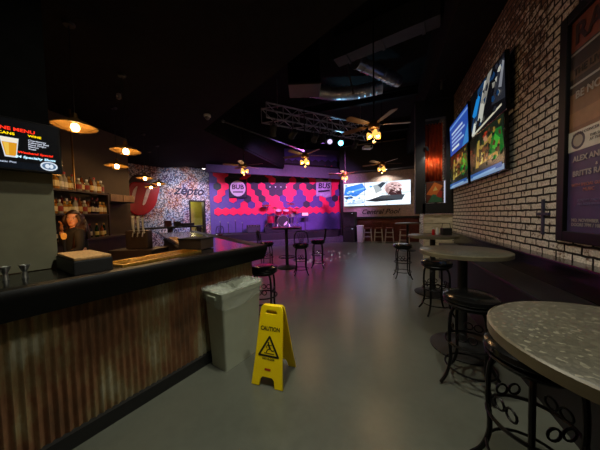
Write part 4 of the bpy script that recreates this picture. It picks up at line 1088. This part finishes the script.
shape_obj('emblem', [blob([(0.05, -0.12), (0.2, 0.0), (0.16, -0.16), (0.02, -0.22)])], 0.001, frame((0, -0.405, 0.30), (1, 0, 0), (0, 0, 1)), M['head'], bd)
drum('rack_tom', (-0.2, -0.12, 0.76), 0.16, 0.22, 't', M['redshell'], M['head'])
drum('rack_tom', (0.18, -0.12, 0.76), 0.15, 0.2, 't', M['redshell'], M['head'])
drum('floor_tom', (-0.58, 0.05, 0.40), 0.2, 0.38, 'z', M['redshell'], M['head'])
drum('snare_drum', (0.55, 0.12, 0.58), 0.17, 0.14, 'z', M['steel'], M['head'])
for x, y, h, r in ((-0.8, 0.2, 1.15, 0.25), (0.45, -0.15, 1.2, 0.22), (0.82, 0.15, 0.95, 0.18), (-0.42, -0.2, 1.0, 0.17)):
    o = MB().cyl((x, y, 0.12), (x, y, h), 0.012, 6)
    for k in range(3): o.cyl((x, y, 0.2), (x + 0.22 * math.cos(k * 2.1), y + 0.22 * math.sin(k * 2.1), 0.008), 0.01, 6)
    o = o.build('cymbal_stand', M['steel'], dr)
    MB().lathe([(0, 0.03), (0.03, 0.025), (0.05, 0.01), (r, -0.012), (r, -0.016), (0, 0.0)], Matrix.Translation((x, y, h)) @ Matrix.Rotation(R(14), 4, 'X'), 24).build('cymbal', M['cym'], o, True)
b = MB()
for x, y in ((-0.58 + 0.18, 0.05), (-0.58 - 0.18, 0.05), (-0.58, 0.23), (0.55, 0.12)): b.cyl((x, y, 0.0), (x, y, 0.5), 0.012, 6)
for s in (-1, 1): b.cyl((s * 0.25, -0.35, 0.2), (s * 0.36, -0.42, 0.0), 0.011, 6); b.cyl((s * 0.1, -0.2, 0.55), (s * 0.12, -0.1, 0.68), 0.013, 6)
b.build('stand_tubes', M['steel'], dr)
th = thing('drum_throne', 'round black drum stool behind the drum kit', 'stool', stg(3.5, 0.32, 0.87))
MB().lathe([(0, 0.5), (0.16, 0.5), (0.17, 0.55), (0, 0.58)], None, 18).build('seat', M['vinyl'], th, True)
b = MB().cyl((0, 0, 0.12), (0, 0, 0.5), 0.02)
for k in range(3): b.cyl((0, 0, 0.25), (0.24 * math.cos(k * 2.1), 0.24 * math.sin(k * 2.1), 0.012), 0.012, 6)
b.build('tripod', M['steel'], th)
lt = thing('panel_light', 'glowing pink panel light on a short stand right of the drums', 'light', stg(4.75, 0.7), SA)
MB().cyl((0, 0, 0.05), (0, 0, 0.8), 0.016).lathe([(0, 0), (0.16, 0), (0.15, 0.03), (0, 0.05)], None, 16).build('stand', M['black'], lt, True)
MB().box((0, 0, 0.9), (0.4, 0.06, 0.22), bev=0.03).build('housing', M['black'], lt)
MB().box((0, -0.034, 0.9), (0.34, 0.01, 0.16), bev=0.004).build('glowing_face', M['pinkglow'], lt)
# guitar amp and microphone stands at the left of the stage
am = thing('guitar_amplifier', 'black amplifier with small knobs at the left of the drums', 'amplifier', stg(2.0, 0.6), SA)
MB().box((0, 0, 0.2), (0.7, 0.3, 0.4), bev=0.02).build('cabinet', M['black'], am)
MB().box((0, -0.153, 0.16), (0.62, 0.01, 0.28)).build('grille_cloth', mat('grey_grille', '#3a3a42', 0.9), am)
b = MB()
for k in range(7): b.cyl((-0.25 + k * 0.08, -0.15, 0.35), (-0.25 + k * 0.08, -0.175, 0.35), 0.018, 10)
b.build('knobs', M['steel'], am)
for i, (s, n, h) in enumerate(((0.35, 0.5, 0.55), (0.75, 0.62, 0.5), (1.1, 0.55, 0.6), (1.45, 0.62, 0.48))):
    o = thing('microphone_stand', 'short black microphone stand at the left of the stage, ' + nth(i) + ' from the left', 'microphone stand', stg(s, n), 0, 'microphone stands on the stage')
    MB().cyl((0, 0, 0.02), (0, 0, h), 0.014, 8).build('pole', M['black'], o)
    MB().lathe([(0, 0), (0.13, 0), (0.13, 0.015), (0, 0.03)], None, 16).build('base', M['black'], o, True)
    MB().ball((0, -0.02, h + 0.05), 0.03, sc=(1, 1, 1.3)).build('microphone', M['grey'], o, True)
# banners
def banner(lb, s, z, cloth, disc, ink, wob):
    o = thing('wall_banner', lb, 'banner', stg(s, 0.06, z), SA)
    b = MB(); n = 14; w, h = 0.92, 1.0
    G = [[b.v(((i / n - 0.5) * w, 0.03 * wob * math.sin(i * 0.9) + 0.0, (j / n - 0.5) * h + wob * 0.06 * math.sin(i * 0.5))) for i in range(n + 1)] for j in range(n + 1)]
    for j in range(n):
        for i in range(n): b.face([G[j][i], G[j][i + 1], G[j + 1][i + 1], G[j + 1][i]])
    c = b.build('cloth', cloth, o, True); c.modifiers.new('thick', 'SOLIDIFY').thickness = 0.006
    q = frame((0, -0.045, 0.02), (1, 0, 0), (0, 0, 1))
    if wob < 0.5:
        shape_obj('emblem', [ell(0, 0, 0.4, 0.42, 28)], 0.003, q, disc, o)
        text_obj('lettering', 'BUB', 0.34, ink, q @ Matrix.Translation((0, 0.07, 0.006)), o, 0.001, 0, 'CENTER', 1.0, 0.008)
        shape_obj('emblem_bar', [rect(-0.26, -0.22, 0.26, -0.16)], 0.002, q @ Matrix.Translation((0, 0, 0.004)), ink, o)
    else:
        text_obj('lettering', 'BUS', 0.42, ink, q @ Matrix.Translation((0, 0.1, 0.012)), o, 0.001, 0.15, 'CENTER', 1.0, 0.01)
        shape_obj('emblem_bar', [[(-0.36, -0.16), (0.34, -0.12), (0.34, -0.2), (-0.36, -0.26)]], 0.002, q @ Matrix.Translation((0, 0, 0.012)), ink, o)
banner('dark banner with a pale round emblem on the left of the stage wall', 1.25, 2.95, M['darktile'], M['white'], M['signblack'], 0.3)
banner('pale lilac banner with dark lettering on the right of the stage wall', 6.05, 3.0, mat('lilac_cloth', '#b9aecb', 0.8), mat('lilac_print_base', '#6a5a90', 0.7), mat('violet_print', '#1c1236', 0.7), 0.9)
# four small spot lights high on the stage wall
for i, s in enumerate((2.95, 3.25, 3.55, 3.85)):
    o = thing('wall_spot', 'tiny white spot light on the stage wall above the drums, ' + nth(i) + ' from the left', 'light', stg(s, 0.1, 3.05), SA, 'tiny spots above the drums')
    MB().cyl((0, -0.04, 0), (0, 0.09, 0.03), 0.035, 10).build('can', M['black'], o)
    MB().cyl((0, -0.045, 0), (0, -0.05, 0), 0.028, 10).build('lens', scr('#e8e0ff', 1.0), o)

# ------------------------------------------------------------------ overhead
def pendant(lb, x, y, z, pw):
    o = thing('pendant_lamp', lb, 'lamp', (x, y, z), 0, 'dish pendant lamps over the bar')
    MB().lathe([(0.03, 0.10), (0.05, 0.085), (0.12, 0.05), (0.2, 0.005), (0.205, 0.0), (0.198, 0.0), (0.118, 0.042), (0.05, 0.075), (0.0, 0.085)], None, 32).build('dish_shade', M['dish'], o, True)
    MB().ring((0, 0, 0.0), 0.203, 0.005, 32).build('rim', M['antique'], o, True)
    MB().lathe([(0, 0.16), (0.022, 0.155), (0.03, 0.10), (0.03, 0.06), (0, 0.06)], None, 14).build('socket', M['antique'], o, True)
    MB().ball((0, 0, -0.01), 0.04, sc=(1, 1, 1.2)).build('bulb', M['bulb'], o, True)
    b = MB()
    for k in range(4):
        a = k * PI / 4; b.tube([(0.2 * math.cos(a), 0.2 * math.sin(a), 0.0), (0.1 * math.cos(a), 0.1 * math.sin(a), -0.05), (-0.1 * math.cos(a), -0.1 * math.sin(a), -0.05), (-0.2 * math.cos(a), -0.2 * math.sin(a), 0.0)], 0.0025, 5, smooth=3)
    b.build('wire_guard', M['antique'], o)
    MB().cyl((0, 0, 0.15), (0, 0, ZL - z - 0.02), 0.006, 6).build('cord', M['black'], o)
    MB().lathe([(0, ZL - z), (0.06, ZL - z), (0.05, ZL - z - 0.03), (0, ZL - z - 0.03)], None, 14).build('ceiling_cap', M['black'], o, True)
    light('pendant_light', 'POINT', (x, y, z - 0.075), pw, (1.0, 0.6, 0.25), shadow_soft_size=0.03)
pend = [(-3.43, 1.58, 2.56, 'largest dish pendant lamp, right of the menu screen'), (-3.9, 2.42, 2.55, 'second nearest dish pendant lamp, above the tall shelf end'), (-5.19, 3.03, 2.56, 'dish pendant lamp just below and left of the second nearest one'), (-6.11, 4.24, 2.56, 'dish pendant lamp above the red tongue, leftmost of the small trio'), (-7.52, 5.41, 2.54, 'lowest of the small trio of dish pendants before the red tongue'), (-6.7, 5.08, 2.55, 'rightmost of the small trio of dish pendants before the red tongue')]
for x, y, z, lb in pend: pendant(lb, x, y, z, 13)

def fan(lb, x, y, z, rz):
    o = thing('ceiling_fan', lb, 'ceiling fan', (x, y, z), rz, 'ceiling fans with amber lights')
    MB().cyl((0, 0, 0.09), (0, 0, ZO - z - 0.02), 0.014, 8).build('down_rod', M['iron'], o)
    MB().lathe([(0, 0.10), (0.05, 0.10), (0.10, 0.06), (0.115, 0.0), (0.10, -0.05), (0.05, -0.07), (0, -0.07)], None, 20).build('motor_housing', M['antique'], o, True)
    for k in range(5):
        a = k * 2 * PI / 5; q = Matrix.Rotation(a, 4, 'Z') @ Matrix.Translation((0, 0, 0.02)) @ Matrix.Rotation(R(12), 4, 'X')
        bl = MB().prism([(0.17, -0.045), (0.3, -0.06), (0.6, -0.068), (0.64, -0.05), (0.655, 0), (0.64, 0.05), (0.6, 0.068), (0.3, 0.06), (0.17, 0.045)], -0.004, 0.004, q).build('blade', M['fanwood'], o)
        MB().box((0.15, 0, -0.004), (0.14, 0.03, 0.006), m=q).build('blade_arm', M['antique'], bl)
    b = MB().lathe([(0, -0.06), (0.06, -0.07), (0.05, -0.1), (0, -0.11)], None, 16).build('light_kit', M['antique'], o, True)
    for k in range(3):
        a = k * 2 * PI / 3 + 0.5; c, s = math.cos(a), math.sin(a)
        q = Matrix.Translation((0.1 * c, 0.1 * s, -0.15)) @ Matrix.Rotation(R(30), 4, Vector((-s, c, 0)))
        sh_ = MB().lathe([(0.018, 0.05), (0.03, 0.03), (0.055, -0.02), (0.062, -0.05)], q, 16).build('glass_shade', M['amber'], o, True)
        MB().ball((0, 0, -0.02), 0.028, q).build('bulb', M['bulb'], sh_, True)
    MB().cyl((0, 0, -0.11), (0, 0, -0.28), 0.003, 5).build('pull_chain', M['steel'], o)
    b = MB()
    for k in range(5): b.ball((0.02 * math.cos(k * 1.257), 0, -0.30 + 0.02 * math.sin(k * 1.257)), 0.017, seg=8)
    b.build('chain_fob', M['fob'], o, True)
    light('fan_light', 'POINT', (x, y, z - 0.24), 12, (1.0, 0.62, 0.3), shadow_soft_size=0.06)
M['fanwood'] = mat('brown_fan_blade', '#6a4a26', 0.45, scale=5)
M['fob'] = mat('pale_ceramic_fob', '#e0d0a8', 0.4)
for x, y, z, rz, lb in ((-0.21, 4.5, 3.09, 0.25, 'nearest and largest ceiling fan with amber lights and a flower shaped fob'), (-2.09, 5.92, 3.09, 0.6, 'ceiling fan with amber lights below the middle of the truss'), (-4.31, 6.24, 3.1, 0.1, 'leftmost ceiling fan with amber lights on a long rod'), (-1.55, 9.18, 3.08, 0.9, 'farthest ceiling fan with amber lights before the left end of the video wall'), (-0.13, 7.96, 3.08, 0.4, 'ceiling fan with amber lights in front of the video wall middle')):
    fan(lb, x, y, z, rz)

# lighting truss
ta, tb2 = Vector((-3.04, 5.39, 4.02)), Vector((-0.55, 8.34, 4.06)); td = (tb2 - ta).normalized(); TL = (tb2 - ta).length
tmx2 = frame(ta, td, Vector((-td.y, td.x, 0)))
tr = thing('lighting_truss', 'silver box lighting truss hanging below the black ceiling', 'truss')
for y in (-0.19, 0.19):
    for z in (0.0, 0.38): MB().cyl((0, y, z), (TL, y, z), 0.024, 8, tmx2).build('chord', M['truss'], tr, True)
b = MB(); k = 8; st_ = TL / k
for i in range(k):
    x0, x1 = i * st_, (i + 1) * st_; a, c = (0, 0.38) if i % 2 else (0.38, 0)
    for y in (-0.19, 0.19): b.cyl((x0, y, a), (x1, y, c), 0.012, 6, tmx2); b.cyl((x0, y, 0), (x0, y, 0.38), 0.012, 6, tmx2)
    for z in (0, 0.38): b.cyl((x0, -0.19 if i % 2 else 0.19, z), (x1, 0.19 if i % 2 else -0.19, z), 0.012, 6, tmx2)
b.build('lattice', M['truss'], tr)
for x in (0.4, TL - 0.4): MB().cyl(tmx2 @ Vector((x, 0, 0.38)), Vector(((tmx2 @ Vector((x, 0, 0)))[0], (tmx2 @ Vector((x, 0, 0)))[1], ZO)), 0.01, 6).build('hanger', M['grey'], tr)
def stage_light(lb, along, lens, tgt):
    p = tmx2 @ Vector((along, 0, -0.26)); d = (Vector(tgt) - p).normalized()
    o = thing('stage_light', lb, 'stage light', p, 0, 'stage lights under the truss')
    q = d.to_track_quat('Z', 'Y').to_matrix().to_4x4()
    MB().lathe([(0, -0.16), (0.07, -0.16), (0.085, -0.13), (0.085, 0.08), (0.095, 0.12), (0.085, 0.12), (0.08, 0.1), (0, 0.1)], q, 18).build('housing', M['black'], o, True)
    MB().lathe([(0, 0.105), (0.078, 0.105)], q, 18).build('lens', lens, o)
    MB().tube([(-0.11, 0, -0.01), (-0.11, 0, 0.14), (0.11, 0, 0.14), (0.11, 0, -0.01)], 0.01, 6).cyl((0, 0, 0.14), (0, 0, 0.25), 0.014, 6).build('yoke', M['black'], o)
    pv = Vector((-td.y, td.x, 0)) * 0.22
    MB().cyl(Vector((0, 0, 0.25)) - pv, Vector((0, 0, 0.25)) + pv, 0.016, 6).build('clamp_bar', M['black'], o)
    return p + d * 0.2
stm = (S1 + S2) / 2
cam_near = (-0.5, 3.0, 0.5)
l1 = stage_light('stage light with a cyan glow at the left end of the truss', 0.25, M['cyan'], (-4.5, 8.0, 0.5))
l2 = stage_light('dark stage light second from the left under the truss', 0.85, M['violet'], stm + Vector((-2, -1, 1.6)))
l3 = stage_light('dark stage light in the middle under the truss', 1.6, M['violet'], stm + Vector((0, 0, 1.6)))
l4 = stage_light('round lilac stage light right of the truss middle', 2.15, M['lilac'], cam_near)
l5 = stage_light('bright cyan stage light facing the room under the truss', 2.6, M['cyan'], (-1.0, 3.0, 1.0))
l7 = stage_light('small effect light scattering dots on the floor, under the truss', 1.9, M['violet'], (-2.1, 7.5, 0))
l6 = stage_light('dark stage light near the right end of the truss', 3.2, M['violet'], stm + Vector((2, 1, 1.6)))
# projector-like white box
o = thing('projector', 'small white projector box hanging at the right end of the truss', 'projector', tmx2 @ Vector((TL - 0.1, 0, -0.3)), 0.5)
MB().box((0, 0, 0), (0.3, 0.24, 0.1), bev=0.015).build('housing', M['white'], o); MB().cyl((0, 0, 0.05), (0, 0, 0.29), 0.015).build('mount_pole', M['grey'], o); MB().cyl((0.08, -0.12, 0), (0.08, -0.14, 0), 0.035, 14).build('lens', M['gloss'], o)
# hung speaker, ducts, conduit
o = thing('hanging_speaker', 'large black speaker box hanging from the ceiling in front of the truss', 'speaker', (-1.5, 4.3, 3.85), R(20))
MB().box((0, 0, 0.55), (0.62, 0.5, 1.0), bev=0.02).build('cabinet', M['black'], o); MB().box((0, -0.255, 0.55), (0.56, 0.01, 0.94)).build('grille', M['iron'], o)
for x in (-0.2, 0.2): MB().cyl((x, 0, 1.05), (x, 0, ZO - 3.85), 0.01, 6).build('hanger', M['iron'], o)
def duct(lb, pts, r, nm='flexible_duct'):
    o = thing(nm, lb, 'duct'); b = MB(); Q = []
    b2 = MB().tube(pts, r, 14, smooth=16)
    oo = b2.build('duct_tube', M['foil'], o, True)
    b = MB(); P = [Vector(p) for p in pts]
    for i in range(len(P) - 1):
        for k in range(4):
            c = P[i].lerp(P[i + 1], k / 4); d = (P[i + 1] - P[i]).normalized()
            b.ring((0, 0, 0), r * 1.03, 0.012, 14, Matrix.Translation(c) @ d.to_track_quat('Z', 'Y').to_matrix().to_4x4())
    b.build('duct_rib', M['foil'], oo, True)
duct('silver flexible duct with a blue glint above the truss', [(-1.9, 6.0, 4.85), (-1.3, 6.3, 4.78), (-0.7, 6.5, 4.8), (-0.1, 6.6, 4.86)], 0.17)
duct('crinkled silver duct to the right above the nearest fan', [(-0.6, 5.4, 4.9), (-0.1, 5.9, 4.82), (0.3, 6.5, 4.86)], 0.14)
o = thing('air_duct', 'dim grey rectangular air duct crossing the black ceiling at the upper right', 'duct')
da, db = Vector((0.88, 4.62, 4.95)), Vector((-1.0, 5.0, 4.95)); dd_ = (db - da)
q = frame((da + db) / 2, dd_, (0, 0, 1))
MB().box((0, 0, 0), (dd_.length, 0.44, 0.3), m=q).build('duct_body', M['soff'], o)
b = MB()
for k in range(-1, 2): MB().box((k * 0.7, 0, 0), (0.05, 0.47, 0.33), m=q).build('flange', M['soff'], o)
M['pipe'] = mat('dull_grey_pipe', '#3c3c3e', 0.5)
def pipe(lb, a, b_, r=0.022):
    o = thing('conduit', lb, 'pipe'); MB().cyl(a, b_, r, 8).build('pipe_run', M['pipe'], o, True)
    b = MB()
    for t_ in (0.02, 0.98):
        c = Vector(a).lerp(Vector(b_), t_); b.box(c, (0.06, 0.06, 0.06))
    b.build('clamp', M['grey'], o)
pipe('pale diagonal pipe running from the left ceiling edge to the second fan', (-4.38, 5.3, 4.2), (-2.7, 7.6, 3.72))
pipe('thin vertical conduit hanging right of the truss', (-0.88, 5.45, 5.18), (-0.72, 5.6, 4.3), 0.016)
for k, (y, lb) in enumerate(((3.3, 'nearest black steel beam across the open ceiling'), (7.4, 'middle black steel beam across the open ceiling'), (10.2, 'farthest black steel beam across the open ceiling'))):
    o = MB().box((-1.75, y, 5.06), (5.2, 0.16, 0.06)).box((-1.75, y, 4.96), (5.2, 0.03, 0.2)).box((-1.75, y, 4.86), (5.2, 0.16, 0.03)).build('steel_beam', M['ceil']); tag(o, lb, 'beam', 'ceiling beams')
# dome camera, sensor, downlights
o = thing('dome_camera', 'white dome security camera under the black ceiling edge', 'camera', (-3.72, 4.05, ZL))
MB().lathe([(0, 0), (0.075, 0), (0.075, -0.04), (0.06, -0.05), (0, -0.05)], None, 18).build('base', M['white'], o, True); MB().ball((0, 0, -0.055), 0.055, seg=14).build('dome', M['grey'], o, True)
o = thing('motion_sensor', 'tiny pale motion sensor on the black ceiling above the pendants', 'sensor', (-4.53, 2.74, ZL))
MB().box((0, 0, -0.05), (0.07, 0.05, 0.1), bev=0.012).build('housing', M['grey'], o); MB().ball((0, -0.026, -0.06), 0.016).build('lens', M['white'], o)
def downlight(lb, x, y, z, pw, c=(1, 0.9, 0.8), vis=True, sz=0.14, spread=140):
    o = thing('recessed_downlight', lb, 'light', (x, y, z), 0, 'recessed ceiling lights')
    MB().lathe([(0.075, 0.0), (0.095, 0.0), (0.095, -0.008), (0.075, -0.008)], None, 20).build('trim_ring', M['white'], o, True)
    MB().lathe([(0, -0.003), (0.075, -0.003)], None, 20).build('lens', M['down'], o)
    if pw: light('downlight', 'AREA', (x, y, z - 0.012), pw, c, shape='DISK', size=sz, spread=R(spread))
downlight('small recessed light in the ceiling over the lit doorway', -7.96, 8.3, ZL, 40, (0.75, 0.85, 1.0))
downlight('small recessed light under the soffit over the stage, left of the middle', -5.45, 11.0, 3.95, 0)
downlight('small recessed light under the black beam over the video wall', -0.05, 12.1, 3.65, 22)
downlight('ceiling light above the near table by the brick wall', 0.45, 1.1, ZL, 22, (1.0, 0.97, 0.84))
downlight('ceiling light above the floor before the bar', -1.0, 1.45, ZL, 32, (1.0, 0.97, 0.78))

# ------------------------------------------------------------------ lights of the place and an added mural fill
tc = stm + Vector((0, 0, 1.7))
for p, s, c, e in ((l2, 1.4, (0.5, 0.3, 1.0), 720), (l3, 3.4, (0.6, 0.3, 1.0), 950), (l6, 5.8, (0.55, 0.3, 1.0), 800), (l3, 2.2, (1.0, 0.12, 0.5), 560), (l6, 5.0, (1.0, 0.12, 0.5), 560)):
    light('stage_spot', 'SPOT', p, e, c, tgt=stg(s, 0, 1.7), spot_size=R(72), spot_blend=0.9, shadow_soft_size=0.08)
gb = light('dot_projector', 'SPOT', l7, 9000, (0.9, 0.85, 1.0), tgt=(-2.1, 7.5, 0), spot_size=R(42), spot_blend=0.3, shadow_soft_size=0.004)
gb.data.use_nodes = True; gt_ = gb.data.node_tree; em = gt_.nodes['Emission']
tcn = gt_.nodes.new('ShaderNodeTexCoord'); vo = gt_.nodes.new('ShaderNodeTexVoronoi'); vo.inputs['Scale'].default_value = 22
gt_.links.new(tcn.outputs['Normal'], vo.inputs['Vector'])
lt_ = gt_.nodes.new('ShaderNodeMath'); lt_.operation = 'LESS_THAN'; lt_.inputs[1].default_value = 0.15
gt_.links.new(vo.outputs['Distance'], lt_.inputs[0]); gt_.links.new(lt_.outputs[0], em.inputs['Strength'])
light('cyan_spot', 'SPOT', l5, 60, (0.3, 0.7, 1.0), tgt=(-0.8, 7.0, 5.0), spot_size=R(90), spot_blend=0.8, shadow_soft_size=0.05)
light('hall_light', 'POINT', mmx @ Vector(((d0 + d1) / 2, 2.3, -0.7)), 18, (1.0, 0.9, 0.5), shadow_soft_size=0.1)
light('mural_fill', 'SPOT', (-7.3, 6.9, 3.6), 210, (0.9, 0.88, 1.0), tgt=mmx @ Vector((2.5, 2.2, 0)), spot_size=R(95), spot_blend=0.9, shadow_soft_size=0.1)  # added fill spot with no fixture, brightens the mural
w = D.worlds.new('dark_room'); SC.world = w; w.use_nodes = True
w.node_tree.nodes['Background'].inputs['Color'].default_value = (0.02, 0.02, 0.022, 1)
w.node_tree.nodes['Background'].inputs['Strength'].default_value = 0.05
SC.view_settings.view_transform = 'Standard'; SC.view_settings.look = 'None'; SC.view_settings.gamma = 1.0
SC.view_settings.exposure = 0.0; SC.view_settings.use_curve_mapping = False
